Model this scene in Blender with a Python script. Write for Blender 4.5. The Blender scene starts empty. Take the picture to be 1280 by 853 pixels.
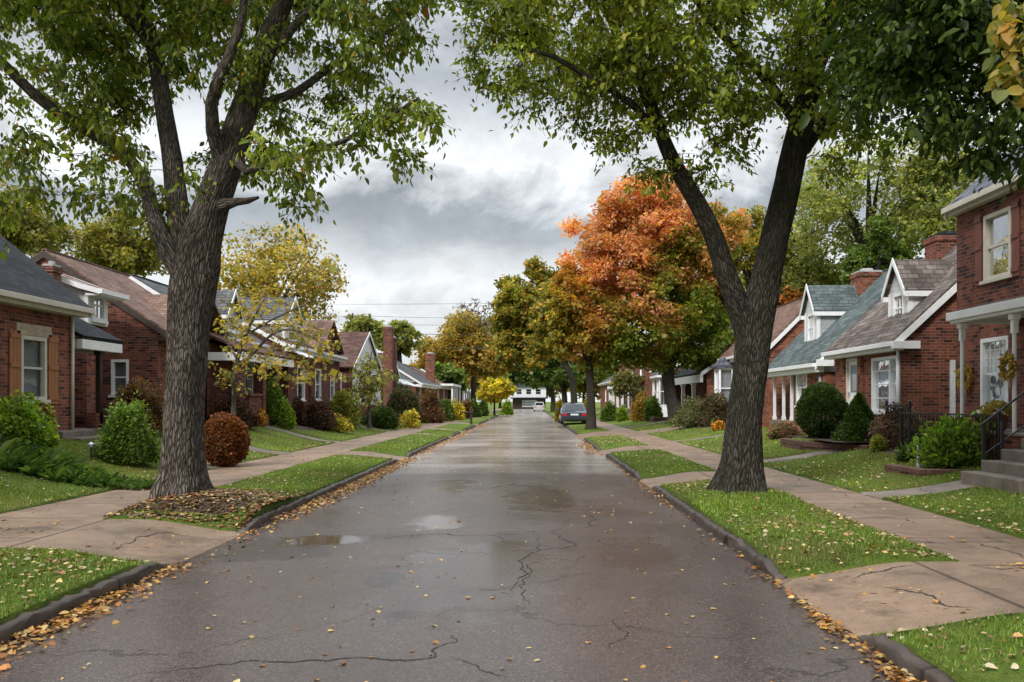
import bpy, bmesh, math, random
import numpy as np
from mathutils import Vector

random.seed(11)
SC = bpy.context.scene
COL = SC.collection
PI = math.pi

# ------------------------------------------------------------------ camera
CAM_H, FOC, VX, VY = 1.7, 1000.0, 663.0, 502.0     # the street runs along +Y, camera stands at the origin


def at(px, py, D):
    return np.array([(px - VX) * D / FOC, D, CAM_H + (VY - py) * D / FOC])


def ax(px, D):
    return (px - VX) * D / FOC


def az(py, D):
    return CAM_H + (VY - py) * D / FOC


cam_d = bpy.data.cameras.new('camera')
cam = bpy.data.objects.new('camera', cam_d)
COL.objects.link(cam)
cam.location = (0, 0, CAM_H)
cam.rotation_euler = (PI / 2, 0, 0)
cam_d.sensor_width = 36
cam_d.lens = FOC / 1280 * 36
cam_d.shift_x = -(VX - 640) / 1280
cam_d.shift_y = (VY - 426.5) / 1280
cam_d.clip_end = 6000
SC.camera = cam

# ------------------------------------------------------------------ materials
MATS = {}


class N:
    """small node-tree writer"""

    def __init__(self, name):
        m = bpy.data.materials.new(name)
        m.use_nodes = True
        self.m = m
        self.t = m.node_tree
        for n in list(self.t.nodes):
            self.t.nodes.remove(n)
        self.out = self.t.nodes.new('ShaderNodeOutputMaterial')

    def n(self, kind, inp=None, **kw):
        nd = self.t.nodes.new('ShaderNode' + kind)
        for k, v in kw.items():
            setattr(nd, k, v)
        for k, v in (inp or {}).items():
            s = nd.inputs[k]
            if isinstance(v, bpy.types.NodeSocket):
                self.t.links.new(v, s)
            else:
                s.default_value = v
        return nd

    def uv(self):
        return self.n('UVMap').outputs[0]

    def obj(self):
        return self.n('NewGeometry').outputs['Position']

    def ramp(self, fac, stops, interp='LINEAR'):
        r = self.n('ValToRGB', {'Fac': fac})
        r.color_ramp.interpolation = interp
        els = r.color_ramp.elements
        while len(els) < len(stops):
            els.new(0.5)
        for e, (p, c) in zip(els, stops):
            e.position = p
            e.color = (c, c, c, 1) if not hasattr(c, '__len__') else (*c, 1)
        return r.outputs[0]

    def noise(self, vec, scale, detail=4, rough=.55, dist=0):
        return self.n('TexNoise', {'Vector': vec, 'Scale': scale, 'Detail': detail, 'Roughness': rough, 'Distortion': dist}).outputs[0]

    def mix(self, fac, a, b, mode='MIX'):
        nd = self.t.nodes.new('ShaderNodeMix')
        nd.data_type = 'RGBA'
        nd.blend_type = mode
        for idx, v in ((0, fac), (6, a), (7, b)):
            s = nd.inputs[idx]
            if isinstance(v, bpy.types.NodeSocket):
                self.t.links.new(v, s)
            else:
                s.default_value = (*v, 1) if hasattr(v, '__len__') and len(v) == 3 else v
        return nd.outputs[2]

    def math(self, op, a, b=0.0, clamp=False):
        nd = self.n('Math', {0: a, 1: b}, operation=op)
        nd.use_clamp = clamp
        return nd.outputs[0]

    def scale(self, vec, s):
        return self.n('VectorMath', {0: vec, 1: s}, operation='MULTIPLY').outputs[0]

    def bump(self, h, strength=.5, dist=.02):
        return self.n('Bump', {'Height': h, 'Strength': strength, 'Distance': dist}).outputs[0]

    def bsdf(self, color, rough=.7, normal=None, spec=.5, metallic=0.0, coat=0.0):
        i = {'Base Color': (*color, 1) if hasattr(color, '__len__') else color, 'Roughness': rough,
             'Specular IOR Level': spec, 'Metallic': metallic, 'Coat Weight': coat}
        if normal is not None:
            i['Normal'] = normal
        return self.n('BsdfPrincipled', i).outputs[0]

    def done(self, sh):
        self.t.links.new(sh, self.out.inputs[0])
        return self.m


def mat_plain(name, c, rough=.6, var=.15, scale=6, metallic=0.0, spec=.5, bump=0.0):
    k = N(name)
    nz = k.noise(k.obj(), scale, 5, .65)
    f = k.ramp(nz, [(.25, 1 - var), (.75, 1 + var)])
    col = k.mix(1.0, c, f, 'MULTIPLY')
    nm = k.bump(k.noise(k.obj(), scale * 12, 3), bump, .01) if bump else None
    return k.done(k.bsdf(col, rough, nm, spec, metallic))


def mat_brick(name, c1, c2, mortar=(.25, .20, .17), dark=.38):
    k = N(name)
    uv = k.uv()
    b = k.n('TexBrick', {'Vector': uv, 'Color1': (0, 0, 0, 1), 'Color2': (1, 1, 1, 1), 'Mortar': (.5, .5, .5, 1), 'Scale': 1.0,
                         'Mortar Size': .007, 'Mortar Smooth': .25, 'Bias': 0.0, 'Brick Width': .225, 'Row Height': .079})
    col = k.ramp(b.outputs['Color'], [(0, tuple(x * dark for x in c1)), (.22, c1), (.6, c2), (1, tuple(x * 1.25 for x in c2))])
    big = k.ramp(k.noise(uv, .55, 7, .7), [(.3, .5), (.7, 1.2)])
    fine = k.ramp(k.noise(uv, 30, 3, .7), [(.25, .72), (.75, 1.2)])
    streak = k.ramp(k.noise(k.scale(uv, (3.2, .35, 1)), 1, 4, .6), [(.35, .72), (.6, 1.05)])
    col = k.mix(1, col, big, 'MULTIPLY')
    col = k.mix(1, col, fine, 'MULTIPLY')
    mcol = k.mix(k.noise(uv, 2.2, 3), tuple(x * .55 for x in mortar), tuple(x * 1.25 for x in mortar))
    col = k.mix(b.outputs['Fac'], col, mcol)
    col = k.mix(1, col, streak, 'MULTIPLY')
    hgt = k.math('SUBTRACT', k.math('MULTIPLY', k.noise(uv, 45, 3), .35), b.outputs['Fac'])
    return k.done(k.bsdf(col, .82, k.bump(hgt, .7, .012), .3))


def mat_shingle(name, c1, c2, w=.32, r=.15, rough=.85, moss=None):
    k = N(name)
    uv = k.uv()
    b = k.n('TexBrick', {'Vector': uv, 'Color1': (0, 0, 0, 1), 'Color2': (1, 1, 1, 1), 'Mortar': (.5, .5, .5, 1), 'Scale': 1.0,
                         'Mortar Size': .008, 'Mortar Smooth': .2, 'Brick Width': w, 'Row Height': r})
    col = k.mix(b.outputs['Color'], c1, c2)
    col = k.mix(1, col, k.ramp(k.noise(uv, .7, 6, .7), [(.3, .6), (.7, 1.25)]), 'MULTIPLY')
    col = k.mix(1, col, k.ramp(k.noise(k.scale(uv, (5, .4, 1)), 1, 4), [(.3, .75), (.65, 1.15)]), 'MULTIPLY')
    col = k.mix(1, col, k.ramp(k.noise(uv, 60, 2), [(.3, .8), (.7, 1.15)]), 'MULTIPLY')
    if moss:
        col = k.mix(k.ramp(k.noise(uv, 1.7, 6, .7), [(.52, 0), (.66, .7)]), col, moss)
    col = k.mix(b.outputs['Fac'], col, tuple(x * .35 for x in c1))
    # each course laps over the one below: a saw-tooth height up the slope
    sep = k.n('SeparateXYZ', {0: uv}).outputs[1]
    saw = k.math('FRACT', k.math('DIVIDE', sep, r))
    hgt = k.math('SUBTRACT', k.math('ADD', k.math('MULTIPLY', saw, -.6), k.math('MULTIPLY', k.noise(uv, 25, 3), .3)), b.outputs['Fac'])
    return k.done(k.bsdf(col, rough, k.bump(hgt, .8, .025), .22))


def mat_siding(name, c, row=.13):
    k = N(name)
    uv = k.uv()
    sep = k.n('SeparateXYZ', {0: uv}).outputs[1]
    saw = k.math('FRACT', k.math('DIVIDE', sep, row))
    edge = k.ramp(saw, [(0, .38), (.07, .95), (1, 1)])
    col = k.mix(1, c, edge, 'MULTIPLY')
    col = k.mix(1, col, k.ramp(k.noise(k.scale(uv, (1, 3, 1)), 3, 5, .7), [(.3, .8), (.7, 1.05)]), 'MULTIPLY')
    return k.done(k.bsdf(col, .55, k.bump(k.math('MULTIPLY', saw, -1.0), .6, .02), .4))


def mat_bark(name, c1, c2, sc=1.0, moss=None):
    k = N(name)
    uv = k.uv()
    wob = k.noise(uv, 3, 3)
    v = k.n('VectorMath', {0: uv, 1: k.n('CombineXYZ', {0: k.math('MULTIPLY', k.math('SUBTRACT', wob, .5), .07)}).outputs[0]}, operation='ADD').outputs[0]
    sv = k.scale(v, (38 * sc, 5.5 * sc, 1))
    vor = k.n('TexVoronoi', {'Vector': sv, 'Scale': 1.0, 'Randomness': 1.0}, feature='DISTANCE_TO_EDGE').outputs['Distance']
    nz = k.noise(k.scale(v, (46 * sc, 5 * sc, 1)), 1, 7, .72)
    ridge = k.math('ADD', k.math('MULTIPLY', k.ramp(vor, [(0, 0), (.22, 1)]), .62), k.math('MULTIPLY', nz, .72))
    col = k.ramp(ridge, [(.30, tuple(x * .26 for x in c1)), (.52, c1), (.92, c2)])
    col = k.mix(1, col, k.ramp(k.noise(k.obj(), 1.3, 5, .6), [(.3, .7), (.7, 1.2)]), 'MULTIPLY')
    if moss:
        col = k.mix(k.ramp(k.noise(k.obj(), 2.1, 6, .7), [(.42, 0), (.62, .65)]), col, moss)
    return k.done(k.bsdf(col, .9, k.bump(ridge, 1.0, .05 / sc), .2))


def mat_leaf(name, trans=.45, rough=.5):
    k = N(name)
    c = k.n('Attribute', attribute_name='Col').outputs['Color']
    p = k.bsdf(c, rough, None, .35)
    t = k.n('BsdfTranslucent', {'Color': k.mix(1, c, (1.7, 1.7, .75), 'MULTIPLY')}).outputs[0]
    return k.done(k.n('MixShader', {0: trans, 1: p, 2: t}).outputs[0])


def mat_glass(name, tint=(.84, .87, .89)):
    k = N(name)
    fr = k.n('Fresnel', {'IOR': 1.6}).outputs[0]
    g = k.n('BsdfGlossy', {'Color': (.95, .97, 1, 1), 'Roughness': .02,
                           'Normal': k.bump(k.noise(k.obj(), 1.6, 2), .08, .05)}).outputs[0]
    t = k.n('BsdfTransparent', {'Color': (*tint, 1)}).outputs[0]
    f = k.math('ADD', k.math('MULTIPLY', fr, .6), .05, True)
    return k.done(k.n('MixShader', {0: f, 1: t, 2: g}).outputs[0])


M = {}
M['brick_red'] = mat_brick('red_brick', (0.138, 0.040, 0.023), (0.242, 0.069, 0.036))
M['brick_dark'] = mat_brick('dark_red_brick', (0.114, 0.036, 0.023), (0.224, 0.065, 0.036), mortar=(0.194, 0.143, 0.120))
M['brick_orange'] = mat_brick('orange_red_brick', (0.181, 0.050, 0.025), (0.302, 0.095, 0.048), mortar=(0.254, 0.190, 0.157))
M['brick_brown'] = mat_brick('brown_red_brick', (0.120, 0.036, 0.027), (0.194, 0.055, 0.041), mortar=(0.169, 0.106, 0.090))
M['roof_slate'] = mat_shingle('slate_shingle', (.05, .053, .064), (.15, .16, .19), .3, .2)
M['roof_black'] = mat_shingle('black_shingle', (.014, .015, .018), (.032, .034, .04))
M['roof_brown'] = mat_shingle('brown_shingle', (.13, .078, .058), (.22, .135, .105))
M['roof_taupe'] = mat_shingle('taupe_shingle', (.085, .064, .055), (.20, .165, .145), .3, .17, moss=(.05, .045, .035))
M['roof_green'] = mat_shingle('grey_green_shingle', (.065, .085, .085), (.13, .16, .155))
M['roof_grey'] = mat_shingle('grey_shingle', (.07, .072, .076), (.135, .138, .142))
M['roof_red'] = mat_shingle('maroon_shingle', (.075, .035, .028), (.14, .075, .06))
M['siding'] = mat_siding('white_siding', (.72, .73, .74))
M['siding_grey'] = mat_siding('grey_siding', (.33, .34, .35), .16)
M['white'] = mat_plain('white_paint', (.74, .745, .75), .5, .1, 4)
M['cream'] = mat_plain('cream_paint', (.55, .51, .43), .55, .15, 4)
M['stone'] = mat_plain('weathered_limestone', (.42, .35, .26), .85, .4, 9, bump=.4)
M['shutter'] = mat_plain('brown_shutter_paint', (.31, .125, .048), .6, .2, 7)
M['shutter_dark'] = mat_plain('russet_shutter_paint', (.16, .05, .032), .6, .2, 7)
M['iron'] = mat_plain('black_iron', (.015, .015, .016), .45, .2, 20)
M['dark_wood'] = mat_plain('dark_stained_wood', (.035, .02, .014), .5, .25, 9)
M['blue_paint'] = mat_plain('blue_door_paint', (.03, .07, .15), .45, .15, 5)
M['dark_door'] = mat_plain('dark_door_paint', (.03, .026, .024), .4, .2, 5)
M['blind'] = mat_siding('window_blind', (.42, .43, .43), .045)
M['curtain'] = mat_plain('net_curtain', (.55, .56, .56), .9, .2, 5)
M['dark_room'] = mat_plain('dim_interior', (.03, .03, .032), .9, .2, 3)  # near-black sheets behind the windows, room shade put into the colour
M['glass'] = mat_glass('window_glass')
M['metal'] = mat_plain('galvanised_metal', (.45, .46, .47), .4, .15, 8, metallic=.7)
M['cap'] = mat_plain('chimney_cap_mortar', (.36, .36, .36), .8, .2, 8)
M['leaf'] = mat_leaf('leaf')
M['petal'] = mat_leaf('petal', .2)
M['litter'] = mat_leaf('fallen_leaf', .1, .45)
M['blade'] = mat_leaf('grass_blade', .25, .5)
M['bark_grey'] = mat_bark('grey_furrowed_bark', (.078, .062, .049), (.175, .148, .122))
M['bark_dark'] = mat_bark('dark_furrowed_bark', (.042, .034, .027), (.105, .092, .074), moss=(.036, .042, .022))
M['bark_plain'] = mat_bark('plain_bark', (.03, .024, .019), (.075, .06, .048), .7)
M['bark_pale'] = mat_bark('pale_bark', (.12, .10, .085), (.26, .23, .2), .7)


def mat_concrete(name, c, joint=1.5, axis=1, crack=True):
    k = N(name)
    p = k.obj()
    s = k.n('SeparateXYZ', {0: p})
    base = k.mix(k.ramp(k.noise(p, .6, 6, .65), [(.3, 0), (.7, 1)]), tuple(x * .62 for x in c), tuple(x * 1.15 for x in c))
    base = k.mix(1, base, k.ramp(k.noise(p, 55, 3, .7), [(.25, .72), (.75, 1.22)]), 'MULTIPLY')
    base = k.mix(1, base, k.ramp(k.noise(p, 4, 6, .7), [(.3, .8), (.7, 1.12)]), 'MULTIPLY')
    j = k.math('ABSOLUTE', k.math('SUBTRACT', k.math('FRACT', k.math('DIVIDE', s.outputs[axis], joint)), .5))
    jm = k.ramp(j, [(.482, 1), (.494, 0)]) if joint else None
    stain = k.ramp(k.noise(p, 1.5, 8, .72, .4), [(.5, 1), (.62, .66), (.72, .5)])
    base = k.mix(1, base, stain, 'MULTIPLY')
    hgt = k.noise(p, 40, 4, .7)
    if joint:
        base = k.mix(jm, k.mix(1, base, (.35, .33, .32), 'MULTIPLY'), base)
        hgt = k.math('ADD', hgt, k.math('MULTIPLY', jm, 1.5))
    if crack:
        pw = k.n('VectorMath', {0: p, 1: k.scale(k.n('TexNoise', {'Vector': p, 'Scale': 1.6, 'Detail': 5.0}).outputs[1], (.9, .9, 0))}, operation='ADD').outputs[0]
        v = k.n('TexVoronoi', {'Vector': pw, 'Scale': .3}, feature='DISTANCE_TO_EDGE').outputs['Distance']
        cm = k.math('MULTIPLY', k.ramp(v, [(.0, 1), (.006, 0)]), k.ramp(k.noise(p, .35, 2), [(.48, 0), (.56, 1)]))
        base = k.mix(cm, base, (.02, .017, .015))
    r = k.ramp(k.noise(p, .8, 4), [(.35, .42), (.65, .7)])
    return k.done(k.bsdf(base, r, k.bump(hgt, .35, .012), .45))


M['sidewalk'] = mat_concrete('damp_sidewalk_concrete', (.265, .178, .118))
M['driveway'] = mat_concrete('damp_driveway_concrete', (.27, .182, .122), 1.83, 0)
M['path'] = mat_concrete('grey_path_concrete', (.22, .175, .14), .9)
M['kerb'] = mat_concrete('kerb_stone', (.085, .064, .052), 2.4, crack=False)
M['step'] = mat_concrete('step_concrete', (.22, .18, .15), 0, crack=False)


def mat_road():
    k = N('wet_asphalt')
    p = k.obj()
    s = k.n('SeparateXYZ', {0: p})
    y = s.outputs[1]
    agg = k.n('TexVoronoi', {'Vector': p, 'Scale': 105.0}).outputs['Color']
    aggv = k.math('MULTIPLY', k.n('SeparateXYZ', {0: agg}).outputs[0], 1.0)
    asp = k.mix(k.ramp(k.noise(p, .45, 6, .6), [(.3, 0), (.7, 1)]), (.062, .046, .040), (.098, .074, .065))
    asp = k.mix(1, asp, k.ramp(aggv, [(0, .6), (.75, 1.0), (.96, 1.9)]), 'MULTIPLY')
    # beyond the seam the old concrete slabs are paler, with sky reflection added into their colour, streaked across the street
    con = k.mix(k.ramp(k.noise(k.scale(p, (.10, .5, 1)), 1, 6, .65), [(.35, 0), (.65, 1)]), (.17, .135, .115), (.36, .31, .28))
    con = k.mix(1, con, k.ramp(k.noise(p, 12, 4), [(.3, .85), (.7, 1.1)]), 'MULTIPLY')
    seam = k.math('ADD', y, k.math('MULTIPLY', k.noise(k.scale(p, (.6, .6, 1)), 1, 3), 1.2))
    f = k.ramp(k.math('DIVIDE', seam, 100), [(.19, 0), (.203, 1)])
    col = k.mix(f, asp, con)
    j = k.math('ABSOLUTE', k.math('SUBTRACT', k.math('FRACT', k.math('DIVIDE', y, 7.3)), .5))
    jm = k.math('MULTIPLY', k.ramp(j, [(.484, 0), (.497, 1)]), f)
    col = k.mix(jm, col, (.02, .017, .015))
    # web of cracks
    pw = k.n('VectorMath', {0: p, 1: k.scale(k.n('TexNoise', {'Vector': p, 'Scale': 1.3, 'Detail': 6.0, 'Roughness': .65}).outputs[1], (1.2, 1.2, 0))}, operation='ADD').outputs[0]
    v = k.n('TexVoronoi', {'Vector': pw, 'Scale': .42}, feature='DISTANCE_TO_EDGE').outputs['Distance']
    cm = k.math('MULTIPLY', k.ramp(v, [(.0, 1), (.007, 0)]), k.ramp(k.noise(p, .22, 3), [(.47, 0), (.58, .85)]))
    col = k.mix(cm, col, (.009, .008, .007))
    # damp and drier areas
    wet = k.ramp(k.noise(k.scale(p, (.45, .22, 1)), 1, 5, .6, .6), [(.36, 0), (.66, 1)])
    col = k.mix(1, col, k.mix(wet, (1.06, 1.05, 1.04), (.9, .89, .9)), 'MULTIPLY')
    rough = k.mix(wet, (.37, .37, .37), (.19, .19, .19))
    rough = k.mix(1, rough, k.mix(f, (1, 1, 1), (.75, .75, .75)), 'MULTIPLY')
    hgt = k.math('MULTIPLY', k.math('ADD', k.math('MULTIPLY', aggv, .5), k.math('MULTIPLY', cm, -2.0)), k.math('SUBTRACT', 1.0, k.math('MULTIPLY', f, .85)))
    # standing water in the hollows: smooth and dark, with ragged damp rims
    wob = k.math('MULTIPLY', k.math('SUBTRACT', k.noise(p, 1.9, 8, .68), .5), 2.6)
    pud = damp = None
    for (cx, cy, rx, ry, dd) in ((-2.5, 9.75, .62, .5, .9), (-.78, 6.75, .42, .5, .55), (-1.0, 6.3, .2, .16, .85), (-1.25, 11.1, .5, .8, .8), (-.5, 8.0, 1.0, 2.0, .5), (-2.9, 9.3, .8, .8, -1), (-1.38, 7.55, .16, .34, -1), (-2.2, 9.95, .9, .22, -1),
                                 (.2, 14, .7, 2, .5), (-1.6, 16, .6, 1.4, .6), (1.2, 9.0, .5, 1.2, .3)):
        v = k.n('VectorMath', {0: k.n('VectorMath', {0: p, 1: (cx, cy, 0)}, operation='SUBTRACT').outputs[0], 1: (1 / rx, 1 / ry, 0)}, operation='MULTIPLY').outputs[0]
        d = k.math('ADD', k.n('VectorMath', {0: v}, operation='LENGTH').outputs['Value'], wob)
        m = k.ramp(d, [(.62, 1), (1.0 if dd in (.9, -1) else 1.7, 0)])
        mm = k.ramp(d, [(.9, 1), (1.45, 0)])
        if dd > 0:
            m = k.math('MULTIPLY', m, dd)
            pud = m if pud is None else k.math('MAXIMUM', pud, m)
        if 0 < dd < .85:
            continue
        mm = k.math('MULTIPLY', mm, abs(dd))
        damp = mm if damp is None else k.math('MAXIMUM', damp, mm)
    col = k.mix(k.math('MULTIPLY', damp, .5), col, (.022, .017, .014))
    rough = k.mix(pud, rough, (.035, .035, .035))
    hgt = k.math('MULTIPLY', hgt, k.math('SUBTRACT', 1.0, pud))
    nm = k.bump(hgt, .32, .007)
    return k.done(k.bsdf(col, k.n('SeparateXYZ', {0: rough}).outputs[0], nm, .55))


M['road'] = mat_road()


def mat_soil():
    k = N('lawn_soil')
    p = k.obj()
    g = k.mix(k.ramp(k.noise(p, .55, 6, .65), [(.32, 0), (.68, 1)]), (.075, .125, .016), (.15, .20, .034))
    g = k.mix(1, g, k.ramp(k.noise(p, 30, 4, .75), [(.25, .5), (.75, 1.4)]), 'MULTIPLY')
    worn = k.ramp(k.noise(p, .9, 6, .7), [(.54, 0), (.68, .75)])
    g = k.mix(worn, g, (.085, .058, .028))
    return k.done(k.bsdf(g, .9, k.bump(k.noise(p, 38, 4, .8), .9, .05), .15))


M['soil'] = mat_soil()
M['mulch'] = mat_plain('leaf_mulch', (.055, .036, .022), .9, .5, 18, bump=.9)


def mat_water():
    k = N('puddle_water')
    nm = k.bump(k.noise(k.obj(), 9, 3), .04, .01)
    return k.done(k.bsdf((.022, .019, .018), .05, nm, .6))


M['water'] = mat_water()
M['crack'] = mat_plain('open_crack', (.029, .024, .021), .8, .3, 30)
M['tarmac_patch'] = mat_plain('patched_tarmac', (.018, .016, .015), .35, .4, 20, bump=.5)


# ------------------------------------------------------------------ object helpers
def tag(o, label=None, cat=None, group=None, kind=None):
    if label:
        o['label'] = label
    if cat:
        o['category'] = cat
    if group:
        o['group'] = group
    if kind:
        o['kind'] = kind
    return o


def empty(name, loc, label, cat, group=None):
    o = bpy.data.objects.new(name, None)
    o.empty_display_size = .3
    COL.objects.link(o)
    o.location = loc
    return tag(o, label, cat, group)


def wloc(o):
    p = Vector((0, 0, 0))
    while o is not None:
        p += o.location
        o = o.parent
    return p


def finish(name, me, mat, parent=None, loc=None):
    o = bpy.data.objects.new(name, me)
    COL.objects.link(o)
    me.materials.append(mat)
    if parent is not None:
        o.parent = parent
        off = wloc(parent)
    else:
        off = Vector(loc) if loc is not None else Vector((0, 0, 0))
        o.location = off
    if off.length > 0:
        n = len(me.vertices)
        a = np.empty(n * 3, dtype=np.float32)
        me.vertices.foreach_get('co', a)
        a = a.reshape(-1, 3) - np.array(off, dtype=np.float32)
        me.vertices.foreach_set('co', a.ravel())
        me.update()
    return o


def mesh_np(name, V, F, mat, parent=None, uv=None, col=None, smooth=False, loc=None):
    """V (n,3), F (m,k) one polygon size, uv per loop (m*k,2), col per vertex (n,3)"""
    V = np.asarray(V, dtype=np.float32)
    F = np.asarray(F, dtype=np.int32)
    m, kk = F.shape
    me = bpy.data.meshes.new(name)
    me.vertices.add(len(V))
    me.vertices.foreach_set('co', V.ravel())
    me.loops.add(m * kk)
    me.loops.foreach_set('vertex_index', F.ravel())
    me.polygons.add(m)
    me.polygons.foreach_set('loop_start', np.arange(0, m * kk, kk, dtype=np.int32))
    if smooth:
        me.polygons.foreach_set('use_smooth', np.ones(m, dtype=bool))
    if uv is not None:
        l = me.uv_layers.new(name='UVMap')
        l.data.foreach_set('uv', np.asarray(uv, dtype=np.float32).ravel())
    if col is not None:
        a = me.attributes.new('Col', 'FLOAT_COLOR', 'POINT')
        c4 = np.ones((len(V), 4), dtype=np.float32)
        c4[:, :3] = col
        a.data.foreach_set('color', c4.ravel())
    me.update(calc_edges=True)
    return finish(name, me, mat, parent, loc)


class F:
    """a vertical plane to build on: a runs along R, b outwards along NN"""

    def __init__(self, O, R, NN):
        self.O, self.R, self.N = np.array(O, float), np.array(R, float), np.array(NN, float)

    def p(self, a, b, z):
        return tuple(self.O + self.R * a + self.N * b + np.array([0, 0, z]))


class MB:
    def __init__(self):
        self.v, self.f = [], []

    def add(self, vs, fs):
        o = len(self.v)
        self.v += [tuple(map(float, q)) for q in vs]
        self.f += [tuple(o + i for i in q) for q in fs]
        return self

    def hexa(self, p):
        return self.add(p, [(0, 1, 2, 3), (7, 6, 5, 4), (0, 4, 5, 1), (1, 5, 6, 2), (2, 6, 7, 3), (3, 7, 4, 0)])

    def box(self, x0, x1, y0, y1, z0, z1):
        return self.hexa([(x0, y0, z0), (x1, y0, z0), (x1, y1, z0), (x0, y1, z0), (x0, y0, z1), (x1, y0, z1), (x1, y1, z1), (x0, y1, z1)])

    def fbox(self, fr, a0, a1, b0, b1, z0, z1):
        return self.hexa([fr.p(a0, b0, z0), fr.p(a1, b0, z0), fr.p(a1, b1, z0), fr.p(a0, b1, z0),
                          fr.p(a0, b0, z1), fr.p(a1, b0, z1), fr.p(a1, b1, z1), fr.p(a0, b1, z1)])

    def prism(self, pts, vec):
        n = len(pts)
        vec = np.array(vec, float)
        q = [np.array(p, float) for p in pts]
        vs = q + [p + vec for p in q]
        fs = [tuple(range(n)), tuple(range(2 * n - 1, n - 1, -1))]
        fs += [(i, i + n, (i + 1) % n + n, (i + 1) % n) for i in range(n)]
        return self.add(vs, fs)

    def slab(self, pts, t):
        a, b, c = (np.array(p, float) for p in pts[:3])
        n = np.cross(b - a, c - a)
        n /= np.linalg.norm(n)
        if n[2] < 0:
            n = -n
        return self.prism(pts, n * t)

    def tube(self, p0, p1, r0, r1=None, n=8):
        r1 = r0 if r1 is None else r1
        p0, p1 = np.array(p0, float), np.array(p1, float)
        d = p1 - p0
        d /= np.linalg.norm(d)
        u = np.cross(d, (0, 0, 1.0)) if abs(d[2]) < .9 else np.cross(d, (1.0, 0, 0))
        u /= np.linalg.norm(u)
        w = np.cross(d, u)
        vs = []
        for p, r in ((p0, r0), (p1, r1)):
            for i in range(n):
                t = 2 * PI * i / n
                vs.append(p + (u * math.cos(t) + w * math.sin(t)) * r)
        fs = [(i, (i + 1) % n, (i + 1) % n + n, i + n) for i in range(n)]
        fs += [tuple(range(n - 1, -1, -1)), tuple(range(n, 2 * n))]
        return self.add(vs, fs)

    def lathe(self, c, prof, n=16):
        vs = []
        for r, z in prof:
            for i in range(n):
                t = 2 * PI * i / n
                vs.append((c[0] + r * math.cos(t), c[1] + r * math.sin(t), c[2] + z))
        fs = []
        for k in range(len(prof) - 1):
            for i in range(n):
                fs.append((k * n + i, k * n + (i + 1) % n, (k + 1) * n + (i + 1) % n, (k + 1) * n + i))
        fs += [tuple(range(n - 1, -1, -1)), tuple(range((len(prof) - 1) * n, len(prof) * n))]
        return self.add(vs, fs)

    def panel(self, fr, a0, a1, z0, z1, holes=(), reveal=.12):
        """a wall face with openings; holes are (a0, a1, z0, z1)"""
        As = sorted({a0, a1, *[h[0] for h in holes], *[h[1] for h in holes]})
        Zs = sorted({z0, z1, *[h[2] for h in holes], *[h[3] for h in holes]})
        As = [a for a in As if a0 - 1e-6 <= a <= a1 + 1e-6]
        Zs = [z for z in Zs if z0 - 1e-6 <= z <= z1 + 1e-6]
        for i in range(len(As) - 1):
            for j in range(len(Zs) - 1):
                ca, cz = (As[i] + As[i + 1]) / 2, (Zs[j] + Zs[j + 1]) / 2
                if any(h[0] < ca < h[1] and h[2] < cz < h[3] for h in holes):
                    continue
                self.add([fr.p(As[i], 0, Zs[j]), fr.p(As[i + 1], 0, Zs[j]), fr.p(As[i + 1], 0, Zs[j + 1]), fr.p(As[i], 0, Zs[j + 1])], [(0, 1, 2, 3)])
        for h in holes:
            b = -reveal
            for (p, q) in (((h[0], h[2]), (h[1], h[2])), ((h[1], h[2]), (h[1], h[3])), ((h[1], h[3]), (h[0], h[3])), ((h[0], h[3]), (h[0], h[2]))):
                self.add([fr.p(p[0], 0, p[1]), fr.p(q[0], 0, q[1]), fr.p(q[0], b, q[1]), fr.p(p[0], b, p[1])], [(0, 1, 2, 3)])
        return self

    def build(self, name, mat, parent=None, loc=None, bevel=0.0, smooth=False, recalc=True):
        bm = bmesh.new()
        vs = [bm.verts.new(p) for p in self.v]
        for q in self.f:
            try:
                bm.faces.new([vs[i] for i in q])
            except ValueError:
                pass
        bm.normal_update()
        if recalc:
            bmesh.ops.recalc_face_normals(bm, faces=bm.faces)
        if bevel:
            es = [e for e in bm.edges if len(e.link_faces) == 2 and e.calc_face_angle(0) > .5]
            bmesh.ops.bevel(bm, geom=es, offset=bevel, segments=2, affect='EDGES', profile=.6, clamp_overlap=True)
        l = bm.loops.layers.uv.new('UVMap')
        for f_ in bm.faces:
            n = f_.normal
            if abs(n.z) > .985:
                u, v = Vector((1, 0, 0)), Vector((0, 1, 0))
            else:
                u = Vector((0, 0, 1)).cross(n).normalized()
                v = n.cross(u)
            for lp in f_.loops:
                lp[l].uv = (lp.vert.co.dot(u), lp.vert.co.dot(v))
            f_.smooth = smooth
        me = bpy.data.meshes.new(name)
        bm.to_mesh(me)
        bm.free()
        return finish(name, me, mat, parent, loc)


# ------------------------------------------------------------------ the lie of the land
RL, RR = -3.71, 2.34                # road edges
SL0, SL1 = -7.2, -5.55              # left sidewalk
SR0, SR1 = 4.1, 5.5                 # right sidewalk
Y_END = 172.0
LEFT_GAPS = [(8.25, 10.4), (22.6, 24.5), (36.8, 38.4), (43.0, 45.6), (55.0, 58.5), (72, 75), (96, 99), (125, 128)]
RIGHT_GAPS = [(5.75, 7.65), (15.5, 17.5), (25.0, 27.8), (35.5, 41.2), (66, 69), (90, 93), (120, 123)]


def sm(t):
    t = np.clip(t, 0, 1)
    return t * t * (3 - 2 * t)


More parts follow.
